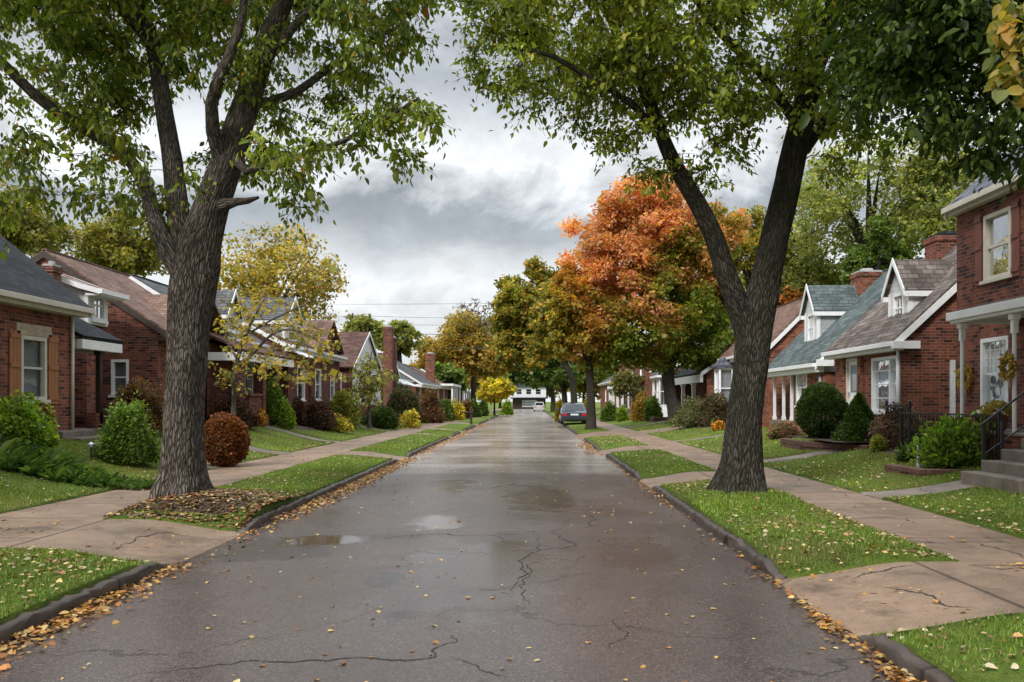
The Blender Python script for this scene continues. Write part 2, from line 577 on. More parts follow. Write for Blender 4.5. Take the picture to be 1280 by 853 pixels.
def h(x, y):
    x = np.asarray(x, float)
    y = np.asarray(y, float)
    left = x < (RL + RR) / 2
    d = np.where(left, RL - x, x - RR)
    vw = np.where(left, RL - SL1, SR0 - RR)
    sw = np.where(left, RL - SL0, SR1 - RR)
    z = .112 + .055 * np.clip(d / vw, 0, 1)
    z = z + np.where(left, .66, .40) * sm((d - sw) / np.where(left, 3.6, 3.4)) + .02 * (d > sw)
    inv = (d > 0) & (d < vw)
    win = np.where(inv, np.sin(np.clip(d / vw, 0, 1) * PI), 0)
    z = z + np.where(inv, .035, 0) * np.sqrt(np.abs(win))
    z = z + np.where(left & (d > -.1), .20 * np.sqrt(np.abs(win)) * np.exp(-((y - 11.6) / 1.15) ** 2), 0)
    z = z + np.where((~left) & (d > -.1), .13 * np.sqrt(np.abs(win)) * np.exp(-((y - 12.7) / 1.0) ** 2), 0)
    # the turf dips to the driveways it is cut by
    e = np.full(np.shape(z), 9.0)
    for gs, sd in ((LEFT_GAPS, True), (RIGHT_GAPS, False)):
        for a, b in gs:
            e = np.where(left == sd, np.minimum(e, np.maximum(np.maximum(a - y, y - b), 0)), e)
    apron = .163 * (1 - sm((1 - np.clip(d / vw, 0, 1) - .25) / .75)) + .012
    f = sm(e / .75)
    z = np.where(inv, apron * (1 - f) + z * f, z)
    return np.where(d < 0, 0, z)


def hz(x, y):
    return float(h(x, y))


def grid(x0, x1, y0, y1, nx, ny, zf):
    xs, ys = np.linspace(x0, x1, nx + 1), np.linspace(y0, y1, ny + 1)
    X, Y = np.meshgrid(xs, ys)
    V = np.stack([X.ravel(), Y.ravel(), zf(X, Y).ravel()], 1)
    i = np.arange(ny)[:, None] * (nx + 1) + np.arange(nx)[None, :]
    Fq = np.stack([i, i + 1, i + nx + 2, i + nx + 1], -1).reshape(-1, 4)
    return V, Fq


def skirt(V, Fq, nx, ny, drop=.14):
    """turn the rim of a grid down so that its cut edge shows as earth"""
    k = nx + 1
    ring = list(range(0, k)) + [j * k + nx for j in range(1, ny + 1)] + [ny * k + i for i in range(nx - 1, -1, -1)] + [j * k for j in range(ny - 1, 0, -1)]
    o = len(V)
    W = V[ring].copy()
    W[:, 2] -= drop
    n = len(ring)
    S = np.array([(ring[i], o + i, o + (i + 1) % n, ring[(i + 1) % n]) for i in range(n)])
    return np.concatenate([V, W]), np.concatenate([Fq, S])


def join(parts):
    Vs, Fs, o = [], [], 0
    for V, Fq in parts:
        Vs.append(V)
        Fs.append(Fq + o)
        o += len(V)
    return np.concatenate(Vs), np.concatenate(Fs)


def strips(gaps, y0, y1):
    out, y = [], y0
    for a, b in gaps:
        out.append((y, a))
        y = b
    out.append((y, y1))
    return out


# wide ground, below everything else
V, Fq = grid(-2500, 2500, -60, 3000, 2, 2, lambda X, Y: X * 0 - .07)
tag(mesh_np('ground', V, Fq, M['soil']), kind='structure')
V, Fq = grid(RL, RR, -8, Y_END, 20, 240, lambda X, Y: .035 * (1 - ((X - (RL + RR) / 2) / 3.03) ** 2) - .012)
tag(mesh_np('road', V, Fq, M['road']), kind='structure')
V, Fq = grid(-70, 70, Y_END, Y_END + 7, 4, 2, lambda X, Y: X * 0 - .012)
tag(mesh_np('cross_street', V, Fq, M['road']), kind='structure')

WALKS_L = [(8.25, 10.4, -30), (18.0, 19.2, -10.0), (23.0, 24.0, -11), (29.6, 30.4, -10.4), (40.5, 41.4, -10.5), (49, 50, -10.5), (56, 58.5, -20), (73, 75, -20), (96, 99, -20)]
WALKS_R = [(5.75, 7.65, 30), (12.55, 13.35, 7.3), (19.6, 20.5, 9.6), (30.2, 31.0, 9.6), (38, 41.2, 20), (47, 48, 9.6), (66, 69, 20), (90, 93, 20)]


def lawn_parts():
    parts = []
    for gaps, xa, xb in ((LEFT_GAPS, SL1, RL - .10), (RIGHT_GAPS, RR + .10, SR0)):
        for a, b in strips(gaps, -8, Y_END):
            ny = max(4, int((b - a) / .2)) if a < 40 else 20
            parts.append(skirt(*grid(xa, xb, a, b, 14, ny, lambda X, Y: h(X, Y) + .012), 14, ny))
    for walks, xs, xe in ((WALKS_L, SL0, -70), (WALKS_R, SR1, 70)):
        ys = strips([(w[0], w[1]) for w in walks], -8, Y_END)
        for a, b in ys:
            ny = max(2, int((b - a) / .8))
            parts.append(skirt(*grid(min(xs, xe), max(xs, xe), a, b, 150, ny, lambda X, Y: h(X, Y) + .012), 150, ny))
        for a, b, we in walks:
            if abs(we) < 25:
                parts.append(grid(min(we, xe), max(we, xe), a, b, 120, 2, lambda X, Y: h(X, Y) + .012))
    return join(parts)


V, Fq = lawn_parts()
tag(mesh_np('lawn', V, Fq, M['soil'], smooth=True), kind='structure')
for nm, x0, x1 in (('left', SL0, SL1), ('right', SR0, SR1)):
    V, Fq = grid(x0, x1, -8, Y_END, 4, 300, lambda X, Y: h((x0 + x1) / 2, Y) + .004 * np.sin(Y * 1.3))
    tag(mesh_np('sidewalk', V, Fq, M['sidewalk']), kind='structure')
for gaps, xa, xb, sgn in ((LEFT_GAPS, SL1, RL, 1), (RIGHT_GAPS, RR, SR0, -1)):
    for a, b in gaps:
        def zf(X, Y, xa=xa, xb=xb, sgn=sgn):
            t = (X - xa) / (xb - xa)
            t = 1 - t if sgn < 0 else t           # 1 at the road
            return .163 * (1 - sm((t - .25) / .75)) + .006 - .04 * sm((t - .93) / .07)
        V, Fq = grid(xa, xb, a, b, 44, 4, zf)
        tag(mesh_np('driveway_apron', V, Fq, M['driveway']), kind='structure')
for walks, xs in ((WALKS_L, SL0), (WALKS_R, SR1)):
    for a, b, we in walks:
        V, Fq = grid(min(xs, we), max(xs, we), a, b, 60, 2, lambda X, Y: h(X, Y) + .003)
        tag(mesh_np('driveway' if b - a > 1.7 else 'path', V, Fq, M['driveway'] if b - a > 1.7 else M['path']), kind='structure')


def kerb(x_in, sgn, a, b):
    """a stone kerb with worn, slightly uneven top edge; sgn is the direction away from the road"""
    rg = np.random.default_rng(int(abs(a) * 100) + (7 if sgn > 0 else 3))
    n = max(6, int((b - a) / (.09 if a < 14 else .2))) if a < 45 else 30
    ys = np.linspace(a, b, n)
    prof = [(-.012, -.06), (.0, .045), (.004, .086), (.016, .100), (.055, .106), (.095, .106), (.115, .0)]
    V = []
    end = np.clip(np.minimum(ys - a, b - ys) / .45, .12, 1) ** .6
    for i, y in enumerate(ys):
        jx, jz = rg.normal(0, .011), rg.normal(0, .008)
        for (px_, pz) in prof:
            V.append((x_in + sgn * (px_ + jx + rg.normal(0, .007)), y, (pz * end[i] if pz > 0 else pz) + (jz + rg.normal(0, .003)) * (pz > .05)))
    k = len(prof)
    # close both ends
    V = [(v[0], v[1], -.06) for v in V[:k]] + V + [(v[0], v[1], -.06) for v in V[-k:]]
    n += 2
    Fs = [(i * k + j, i * k + j + 1, (i + 1) * k + j + 1, (i + 1) * k + j) for i in range(n - 1) for j in range(k - 1)]
    return np.array(V), np.array(Fs)


for gaps, x_in, sgn in ((LEFT_GAPS, RL, -1), (RIGHT_GAPS, RR, 1)):
    V, Fq = join([kerb(x_in, sgn, a, b) for a, b in strips(gaps, -8, Y_END)])
    tag(mesh_np('kerb', V, Fq, M['kerb']), kind='structure')


def road_z(x):
    return .035 * (1 - ((x - (RL + RR) / 2) / 3.03) ** 2) - .012


def ribbon(pts_px, w, lift=.003):
    rg = np.random.default_rng(len(pts_px) * 7 + int(pts_px[0][0]))
    P = []
    for px, py in pts_px:
        D = CAM_H * FOC / (py - VY)
        P.append((ax(px, D), D))
    P = np.array(P)
    # fractal subdivision so that the crack wanders
    for _ in range(4):
        mid = (P[1:] + P[:-1]) / 2
        seg = np.linalg.norm(P[1:] - P[:-1], axis=1)[:, None]
        mid = mid + rg.normal(0, .11, mid.shape) * seg
        Q = np.empty((len(P) + len(mid), 2))
        Q[0::2], Q[1::2] = P, mid
        P = Q
    d = np.gradient(P, axis=0)
    d /= np.linalg.norm(d, axis=1)[:, None] + 1e-9
    nrm = np.stack([-d[:, 1], d[:, 0]], 1)
    ww = (w * (.4 + rg.random(len(P))) * np.sin(np.linspace(.15, PI - .1, len(P))))[:, None]
    A, B = P + nrm * ww / 2, P - nrm * ww / 2
    V = np.concatenate([np.c_[A, road_z(A[:, 0]) + lift], np.c_[B, road_z(B[:, 0]) + lift]])
    n = len(P)
    Fs = np.array([(i, i + 1, n + i + 1, n + i) for i in range(n - 1)])
    return V, Fs


cr = [([(150, 852), (250, 838), (310, 830), (440, 827), (545, 826), (572, 806), (566, 797)], 0.018),
      ([(560, 826), (600, 842), (640, 852)], 0.012), ([(640, 745), (660, 720), (655, 700), (676, 690), (668, 672)], 0.018),
      ([(660, 760), (650, 735), (664, 715), (690, 700)], 0.013), ([(640, 690), (690, 688), (720, 684), (690, 668), (705, 655)], 0.018),
      ([(470, 676), (540, 670), (580, 672), (640, 680)], 0.018), ([(760, 820), (775, 790), (770, 775)], 0.012),
      ([(580, 615), (640, 606), (690, 616)], 0.030), ([(700, 640), (735, 660), (760, 655)], 0.018)]
V, Fq = join([ribbon(p, w) for p, w in cr])
tag(mesh_np('road_cracks', V, Fq, M['crack']), kind='structure')


def apron_z(x):
    if x < (RL + RR) / 2:
        t = (x - SL1) / (RL - SL1)
    else:
        t = (SR0 - x) / (SR0 - RR)
    t = min(max(t, 0), 1)
    return .163 * (1 - float(sm((t - .25) / .75))) + .006


pc = []
for pts, w_ in (([(1062, 725), (1090, 716), (1115, 710), (1146, 707)], .022), ([(1105, 735), (1130, 738), (1155, 742), (1180, 757), (1225, 761)], .022), ([(940, 705), (965, 728), (1010, 722)], .02),
                ([(140, 689), (165, 679), (186, 670), (216, 667), (250, 672)], .02), ([(1215, 708), (1250, 712), (1290, 709)], .018)):
    rg = np.random.default_rng(int(pts[0][0]))
    P = []
    for px, py in pts:
        z = .12
        for _ in range(4):
            D = (CAM_H - z) * FOC / (py - VY)
            z = apron_z(ax(px, D))
        P.append((ax(px, D), D))
    P = np.array(P)
    for _ in range(4):
        mid = (P[1:] + P[:-1]) / 2 + rg.normal(0, .1, (len(P) - 1, 2)) * np.linalg.norm(P[1:] - P[:-1], axis=1)[:, None]
        Q = np.empty((len(P) + len(mid), 2))
        Q[0::2], Q[1::2] = P, mid
        P = Q
    d = np.gradient(P, axis=0)
    d /= np.linalg.norm(d, axis=1)[:, None] + 1e-9
    nn = np.stack([-d[:, 1], d[:, 0]], 1) * (w_ * (.4 + rg.random(len(P))) * np.sin(np.linspace(.15, PI - .1, len(P))))[:, None] / 2
    A, B = P + nn, P - nn
    n = len(P)
    pc.append((np.array([(x, y, apron_z(x) + .004) for x, y in np.concatenate([A, B])]), np.array([(i, i + 1, n + i + 1, n + i) for i in range(n - 1)])))
V, Fq = join(pc)
tag(mesh_np('pavement_cracks', V, Fq, M['crack']), kind='structure')



# ------------------------------------------------------------------ trees
def spline(pts, rad, step):
    """Catmull-Rom through pts, resampled about every `step`"""
    P, R = np.asarray(pts, float), np.asarray(rad, float)
    if len(P) == 2:
        n = max(2, int(np.linalg.norm(P[1] - P[0]) / step))
        t = np.linspace(0, 1, n + 1)[:, None]
        return P[0] * (1 - t) + P[1] * t, np.interp(np.linspace(0, 1, n + 1), [0, 1], R)
    Q = np.vstack([2 * P[0] - P[1], P, 2 * P[-1] - P[-2]])
    oP, oR = [], []
    for i in range(1, len(Q) - 2):
        L = np.linalg.norm(Q[i + 1] - Q[i])
        n = max(1, int(round(L / step)))
        for j in range(n):
            t = j / n
            a, b, c, d = Q[i - 1], Q[i], Q[i + 1], Q[i + 2]
            oP.append(.5 * ((2 * b) + (-a + c) * t + (2 * a - 5 * b + 4 * c - d) * t * t + (-a + 3 * b - 3 * c + d) * t ** 3))
            oR.append(R[i - 1] * (1 - t) + R[min(i, len(R) - 1)] * t)
    oP.append(P[-1])
    oR.append(R[-1])
    return np.array(oP), np.array(oR)


def tubes(lines):
    """lines: (points, radii, sides, rough, flare) -> one mesh with uv in metres (round, along)"""
    Vs, Fs, UVs, o = [], [], [], 0
    for P, R, S, rough, flare in lines:
        n = len(P)
        T = np.gradient(P, axis=0)
        T /= np.linalg.norm(T, axis=1)[:, None] + 1e-9
        ref = np.array([0, 1.0, 0]) if abs(T[0][1]) < .9 else np.array([1.0, 0, 0])
        U = np.empty_like(T)
        for i in range(n):
            u = ref - T[i] * ref.dot(T[i])
            u /= np.linalg.norm(u) + 1e-9
            U[i] = u
            ref = u
        W = np.cross(T, U)
        th = np.linspace(0, 2 * PI, S + 1)
        s = np.concatenate([[0], np.cumsum(np.linalg.norm(np.diff(P, axis=0), axis=1))])
        rr = R[:, None] * np.ones((1, S + 1))
        if rough:
            TH, SS = np.meshgrid(th, s)
            ph = SS * 1.1
            wv = .9 * np.sin(ph * 2.1 + 3 * np.sin(TH)) + .6 * np.sin(ph * 6.3 + 2 * np.sin(TH * 2 + 1)) + .35 * np.sin(ph * 15 + 4 * np.sin(TH * 3))
            furrow = np.abs(np.sin(TH * 15 + wv)) ** .6 + .75 * np.abs(np.sin(TH * 25 - 1.2 * wv + 1.1 * np.sin(ph * 3.7 + 1))) ** .7 * (.7 + .3 * np.sin(SS * 11 + 5 * np.sin(TH * 4)))
            lump = .055 * np.sin(TH * 2 + SS * .8) + .04 * np.sin(TH * 3 - SS * 1.9 + 1) + .03 * np.sin(SS * 4.3 + TH)
            rr = rr * (1 + rough * (lump + .042 * (furrow - 1.2)))
            if S > 150:
                for t0, s0, a0, w0 in ((2.75, 3.25, .17, .13), (3.55, 2.2, .07, .10), (4.1, 3.45, .20, .10), (2.3, 1.5, .06, .12), (3.0, 4.3, .10, .1)):
                    q = np.sqrt(((TH - t0) * .36) ** 2 + (SS - s0) ** 2) / w0
                    rr = rr * (1 + a0 * np.exp(-q ** 2) - .6 * a0 * np.exp(-(q / .4) ** 2) + .02 * np.sin(q * 14) * np.exp(-q))
            if flare:
                lob = .5 + .5 * np.cos(TH * 5 + .9 * np.sin(TH * 2 + 1))
                rr = rr * (1 + np.exp(-((SS - flare) / .26).clip(0)) * (.09 + .33 * lob))
        V = P[:, None, :] + (U[:, None, :] * np.cos(th)[None, :, None] + W[:, None, :] * np.sin(th)[None, :, None]) * rr[:, :, None]
        Vs.append(V.reshape(-1, 3))
        i = np.arange(n - 1)[:, None] * (S + 1) + np.arange(S)[None, :]
        q = np.stack([i, i + 1, i + S + 2, i + S + 1], -1).reshape(-1, 4)
        Fs.append(q + o)
        circ = th / (2 * PI) * max(.3, round(2 * PI * float(np.mean(R[:max(2, n // 3)])), 2))
        uv = np.stack([np.broadcast_to(circ[None, :], (n, S + 1)), np.broadcast_to(s[:, None], (n, S + 1)) + o * .013], -1).reshape(-1, 2)
        UVs.append(uv[q.ravel()])
        o += n * (S + 1)
    return np.concatenate(Vs), np.concatenate(Fs), np.concatenate(UVs)


def leaves_mesh(P, A, Nn, S, width, six=True):
    """leaf blades from stalk points P along A with face normal Nn and length S"""
    A = A / (np.linalg.norm(A, axis=1)[:, None] + 1e-9)
    B = np.cross(A, Nn)
    B /= np.linalg.norm(B, axis=1)[:, None] + 1e-9
    Nn = np.cross(B, A)
    S = S[:, None]
    w = width * S
    if six:
        V = np.stack([P, P + A * S * .28 + B * w * .9 + Nn * S * .07, P + A * S * .62 + B * w * .8 + Nn * S * .03, P + A * S - Nn * S * .12,
                      P + A * S * .62 - B * w * .8 + Nn * S * .03, P + A * S * .28 - B * w * .9 + Nn * S * .07], 1)
        k = 6
        base = np.array([[0, 1, 2, 3], [0, 3, 4, 5]])
    else:
        V = np.stack([P, P + A * S * .5 + B * w + Nn * S * .06, P + A * S - Nn * S * .08, P + A * S * .5 - B * w + Nn * S * .06], 1)
        k = 4
        base = np.array([[0, 1, 2, 3]])
    n = len(P)
    Fq = (np.arange(n)[:, None, None] * k + base[None]).reshape(-1, 4)
    return V.reshape(-1, 3), Fq, k


def rdir(rg, n):
    v = rg.normal(0, 1, (n, 3))
    return v / np.linalg.norm(v, axis=1)[:, None]


def pal(rg, n, cols, wts, jit=.18):
    cols = np.array(cols, float)
    i = rg.choice(len(cols), n, p=np.array(wts) / np.sum(wts))
    c = cols[i] * (1 + rg.normal(0, jit, (n, 1))).clip(.5, 1.6)
    return c


def make_tree(name, label, limbs, blobs, ncl, clr, lpc, lsize, colf, seed, bark='bark_plain', cat='tree', group=None, droop=.5,
              twigs=True, base=None, shell=.5, lwidth=.26, six=True, step=.3, up=.15, thin=1.0, trunk_name='trunk'):
    rg = np.random.default_rng(seed)
    lines, nP, nR = [], [], []
    for l in limbs:
        pts, rad, sides = l[0], l[1], l[2]
        rough, flare = (l[3] if len(l) > 3 else 0), (l[4] if len(l) > 4 else 0)
        P, R = spline(pts, rad, (.035 if sides > 70 else .09) if sides > 30 else step)
        lines.append((P, R, sides, rough, flare))
        sk = max(1, len(P) // 40)
        k0 = int(len(P) * (l[5] if len(l) > 5 else .25))
        nP.append(P[k0::sk])
        nR.append(R[k0::sk])
    NP, NR = np.concatenate(nP), np.concatenate(nR)
    # places for leaf clusters
    vols = np.array([b[3] * b[4] * b[5] for b in blobs], float) ** .8
    cnt = rg.choice(len(blobs), ncl, p=vols / vols.sum())
    d = rdir(rg, ncl)
    r = rg.random(ncl) ** (1 / 3 * (1 - shell) + .08)
    Bc = np.array([b[:3] for b in blobs], float)
    Br = np.array([b[3:6] for b in blobs], float)
    C = Bc[cnt] + d * r[:, None] * Br[cnt]
    dist = np.array([np.min(np.linalg.norm(NP - c, axis=1)) for c in C])
    for i in np.argsort(dist):
        c = C[i]
        dv = np.linalg.norm(NP - c, axis=1) + .6 * np.clip(NP[:, 2] - c[2], 0, None)
        j = int(np.argmin(dv))
        p, r0 = NP[j], NR[j]
        L = np.linalg.norm(c - p)
        if L < .15:
            continue
        r0 = min(r0 * .7, (.006 + .016 * L) * thin)
        side = rg.normal(0, .12 * L, 3)
        mid = (p + c) / 2 + side + np.array([0, 0, up * L])
        q1 = p * .65 + mid * .35 + rg.normal(0, .03 * L, 3)
        P, R = spline([p, q1, mid, c], [r0, r0 * .85, r0 * .6, max(.005 * thin, r0 * .3)], max(.22, L / 6))
        lines.append((P, R, 6 if r0 > .03 else 4, 0, 0))
        NP = np.concatenate([NP, P[1::2]])
        NR = np.concatenate([NR, R[1::2]])
    # leaves round every cluster
    if twigs:
        nt = max(3, lpc // 9)
        cc = np.repeat(C, nt, 0)
        td = rdir(rg, len(cc))
        td[:, 2] = td[:, 2] * .6 - droop * .25
        tl = clr * (.55 + .7 * rg.random(len(cc)))
        te = cc + td * tl[:, None]
        te[:, 2] -= droop * .25 * tl
        for a, b in zip(cc, te):
            m = (a + b) / 2 + np.array([0, 0, .1 * clr])
            lines.append((np.array([a, m, b]), np.array([.007, .005, .003]) * thin, 3, 0, 0))
        k = max(1, lpc // nt)
        t = rg.random((len(cc), k)) ** .7
        P = cc[:, None] + (te - cc)[:, None] * t[..., None]
        P[..., 2] += .4 * clr * (t * (1 - t))
        P = P.reshape(-1, 3) + rg.normal(0, .035 + clr * .06, (len(cc) * k, 3))
        base_dir = np.repeat(td, k, 0)
    else:
        P = np.repeat(C, lpc, 0)
        off = rdir(rg, len(P)) * (clr * rg.random(len(P)) ** .5)[:, None]
        off[:, 2] *= .75
        P = P + off
        base_dir = off / clr
    n = len(P)
    A = base_dir * .6 + rdir(rg, n) * .9 + np.array([0, 0, -droop])
    Nn = rdir(rg, n) * .75 + np.array([0, 0, .9])
    S = lsize * rg.lognormal(0, .32, n)
    V, Fq, k = leaves_mesh(P, A, Nn, S, lwidth, six)
    ci = np.repeat(np.arange(ncl), n // ncl) if n % ncl == 0 else rg.integers(0, ncl, n)
    tint = rg.lognormal(0, .17, ncl)[ci][:, None]
    col = np.repeat(colf(rg, P) * tint, k, 0).clip(0, 1)
    b = limbs[0][0][0] if base is None else base
    root = empty(name, tuple(map(float, b)), label, cat, group)
    tv, tf, tuv = tubes(lines)
    mesh_np(trunk_name, tv, tf, M[bark], root, uv=tuv, smooth=True)
    mesh_np('crown', V, Fq, M['leaf'], root, col=col)
    return root


def PX(lst, D):
    """(px, py, radius[, depth offset]) -> limb"""
    pts, rad = [], []
    for q in lst:
        pts.append(at(q[0], q[1], D + (q[3] if len(q) > 3 else 0)))
        rad.append(q[2])
    return pts, rad


def BL(lst):
    """(px, py, D, rx px, ry px, depth radius) -> blobs in metres"""
    out = []
    for px, py, D, rx, ry, rd in lst:
        c = at(px, py, D)
        out.append((*c, rx * D / FOC, rd, ry * D / FOC))
    return out


GREEN1 = [(.125, .178, .020), (.185, .232, .030), (.28, .30, .05), (.075, .115, .017), (.30, .22, .03), (.36, .17, .03)]


def col_t1(rg, P):
    c = pal(rg, len(P), GREEN1, [34, 34, 17, 12, 2, .6])
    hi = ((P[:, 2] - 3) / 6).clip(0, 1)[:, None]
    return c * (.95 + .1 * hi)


D1 = 11.7
t1 = [
    (*PX([(226, 640, 0.353), (226, 618, 0.336), (227, 585, 0.307), (229, 540, 0.290), (232, 470, 0.281), (237, 410, 0.290), (241, 370, 0.315), (245, 335, 0.319), (252, 300, 0.269),
          (266, 252, 0.227), (284, 200, 0.210), (302, 150, 0.189), (318, 100, 0.168), (335, 50, 0.143), (360, -10, 0.118), (398, -120, 0.084), (428, -230, 0.042)], D1), 210, .9, .35),
    (*PX([(238, 360, 0.189, .1), (231, 318, 0.198, .05), (222, 262, 0.168, .2), (215, 200, 0.146, .4), (206, 140, 0.129, .6), (192, 60, 0.112, .8), (174, 0, 0.103, 1), (160, -100, 0.077, 1.3), (150, -210, 0.043, 1.5)], D1), 80, .8),
    (*PX([(228, 345, .15, -.1), (212, 318, .15, -.15), (197, 285, .12, -.1), (184, 240, .11, .3), (166, 205, .10, .5), (138, 180, .10, .6), (100, 157, .09, .6), (60, 132, .085, .5), (24, 100, .075, .4), (-30, 40, .055, .3), (-80, -30, .03, .2)], D1), 20, .5),
    (*PX([(281, 208, .13, 0), (266, 165, .10, -.3), (264, 130, .09, -.5), (274, 98, .08, -.7), (298, 40, .065, -.8), (312, -50, .04, -.9)], D1), 16, .5),
    (*PX([(291, 190, .075, 0), (306, 214, .055, -.3), (340, 205, .05, -.4), (378, 195, .042, -.5), (430, 176, .034, -.5), (480, 150, .026, -.5), (522, 124, .016, -.4)], D1), 10),
    (*PX([(310, 128, .09, 0), (336, 128, .07, .2), (370, 116, .062, .3), (410, 86, .05, .4), (450, 58, .035, .5), (505, 30, .02, .6)], D1), 10),
    (*PX([(258, 266, .12, .12), (279, 256, .10, -.10), (296, 252, .06, -.22), (309, 251, .05, -.28), (323, 247, .022, -.33)], D1), 16, 1.2, 0, 1.1),
    (*PX([(320, 90, .08), (380, 20, .06, -.5), (450, -40, .04, -.8), (520, -80, .02, -1)], D1), 8),
    (*PX([(192, 60, .07, .8), (130, -10, .05, .6), (60, -60, .03, .4)], D1), 8),
]
b1 = BL([(40, 60, 11.6, 110, 90, 2.3), (100, 205, 11.4, 85, 52, 1.2), (30, 225, 11.6, 50, 60, 1.2), (170, 240, 11.3, 55, 30, .8), (222, 215, 10.9, 46, 30, .4), (310, 130, 12.4, 105, 85, 1.5),
         (290, 50, 12.6, 110, 70, 1.4), (385, 195, 11.0, 60, 28, 1.0), (352, 228, 11.0, 34, 20, .6), (440, 70, 12, 75, 55, 1.6), (470, 160, 11.3, 66, 30, 1.0), (535, 140, 11.6, 54, 28, 1.1),
         (392, 250, 11.1, 18, 30, .6), (500, 20, 12, 48, 45, 1.4), (180, 10, 12.4, 150, 70, 1.8), (110, 105, 12.3, 80, 50, 1.0), (250, -160, 12, 300, 120, 3.6), (80, -90, 11.5, 200, 110, 3), (430, -80, 12, 120, 90, 2.4),
         (255, -330, 12, 220, 120, 3)])
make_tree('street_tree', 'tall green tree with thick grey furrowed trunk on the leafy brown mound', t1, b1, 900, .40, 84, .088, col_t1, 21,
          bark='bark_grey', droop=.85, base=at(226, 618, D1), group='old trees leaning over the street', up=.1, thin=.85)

D2 = 12.7


def col_t2(rg, P):
    c = pal(rg, len(P), GREEN1, [36, 30, 14, 18, 1.2, .3])
    warm = np.exp(-((P[:, 0] - ax(760, D2)) / 2.2) ** 2)[:, None] * np.array([[.03, .015, 0]])
    return c * 1.12 + warm


t2 = [
    (*PX([(925, 640, 0.402), (925, 612, 0.376), (927, 580, 0.319), (931, 530, 0.284), (936, 480, 0.275), (941, 430, 0.284), (946, 395, 0.289), (956, 350, 0.236), (968, 300, 0.219), (980, 250, 0.206), (990, 205, 0.196),
          (1000, 160, 0.183), (1014, 100, 0.149), (1034, 40, 0.122), (1050, -60, 0.087), (1060, -180, 0.044)], D2), 210, .9, .35),
    (*PX([(938, 440, .18), (930, 405, .19, -.05), (918, 370, .175, -.1), (906, 335, .165, -.2), (893, 297, .155, -.3), (872, 255, .14, -.4), (850, 218, .125, -.5), (833, 185, .115, -.5), (820, 150, .10, -.5), (800, 100, .085, -.5),
          (770, 40, .065, -.6), (740, -40, .04, -.8)], D2), 80, .9),
    (*PX([(990, 205, .1), (1022, 165, .085, .3), (1048, 110, .075, .5), (1075, 80, .06, .7), (1120, 40, .045, 1), (1180, 10, .025, 1.2)], D2), 12),
    (*PX([(830, 178, .06, -.5), (790, 130, .05, -.8), (740, 100, .045, -1), (690, 70, .035, -1), (640, 60, .02, -1)], D2), 10),
    (*PX([(1000, 160, .09), (950, 90, .075, -.4), (900, 40, .06, -.7), (850, -30, .04, -1)], D2), 10),
    (*PX([(800, 100, .06, -.5), (830, 40, .05, -.2), (850, -40, .03, 0)], D2), 8),
]
b2 = BL([(612, 30, 13, 50, 62, 1.5), (690, 65, 12.4, 90, 75, 1.6), (770, 95, 12.2, 80, 80, 1.5), (740, 20, 12.4, 150, 60, 2.2), (845, 60, 11.8, 95, 75, 1.6), (800, 195, 12.2, 52, 40, .8), (880, 130, 11.9, 70, 55, 1.2),
         (930, 70, 11.8, 100, 70, 1.6), (900, 210, 12.3, 45, 36, .7), (870, 245, 12.2, 26, 22, .5), (1010, 70, 11.7, 80, 70, 1.2), (1070, 100, 12.6, 80, 62, 1.6), (1060, 180, 12.6, 46, 30, .8), (1130, 60, 12.8, 90, 60, 1.8),
         (830, -120, 12.4, 260, 110, 3.5), (1050, -120, 12.4, 200, 110, 3.2), (930, -270, 12.4, 220, 110, 3)])
make_tree('street_tree', 'tall green tree with dark mossy trunk forking in a wide V', t2, b2, 850, .43, 96, .083, col_t2, 22,
          bark='bark_dark', droop=.6, base=at(925, 612, D2), group='old trees leaning over the street', up=.1, thin=.85)

# the dark tree whose trunk stands outside the frame, its boughs coming in at the top right corner
D5 = 9.0
x5 = 8.9
t5 = [([(x5, 9.6, hz(x5, 9.6) - .2), (x5, 9.6, 2.5), (x5 + .1, 9.5, 5), (x5 - .1, 9.4, 7.5), (x5, 9.4, 10)], [.4, .3, .28, .2, .06], 30, .8, .3),
      ([(x5, 9.5, 3.9), (7.6, 9.3, 5.0), (6.4, 9.2, 5.6), (5.2, 9.1, 5.9), (4.2, 9.2, 5.8)], [.14, .11, .08, .05, .02], 12),
      ([(x5, 9.5, 3.4), (7.3, 8.0, 4.3), (5.6, 6.8, 4.4), (4.4, 6.0, 4.2)], [.1, .07, .045, .02], 10),
      ([(x5, 9.4, 5.5), (7.2, 9.6, 7.2), (5.6, 9.8, 8.2), (4.4, 9.9, 8.6)], [.14, .1, .06, .02], 10)]
b5 = BL([(1180, 80, 9.0, 100, 75, 1.1), (1240, 120, 8.6, 60, 65, .9), (1290, 150, 8.4, 50, 45, .9), (1120, 110, 9.3, 55, 60, .9), (1150, 10, 9.4, 120, 60, 1.3), (1230, 20, 9, 110, 70, 1.3), (1215, 175, 9.0, 50, 22, .6), (1350, 60, 9, 130, 110, 1.8), (1150, -110, 9.4, 160, 90, 1.8), (1400, -150, 9.3, 250, 160, 2.2)])


def col_t5(rg, P):
    return pal(rg, len(P), [(.050, .088, .014), (.075, .12, .019), (.11, .155, .026), (.034, .06, .011)], [35, 35, 14, 16])


r5 = make_tree('street_tree', 'dark leafy tree reaching in above the two storey house, one bough yellowing', t5, b5, 440, .42, 86, .098, col_t5, 23, bark='bark_dark', droop=.75, up=.05)
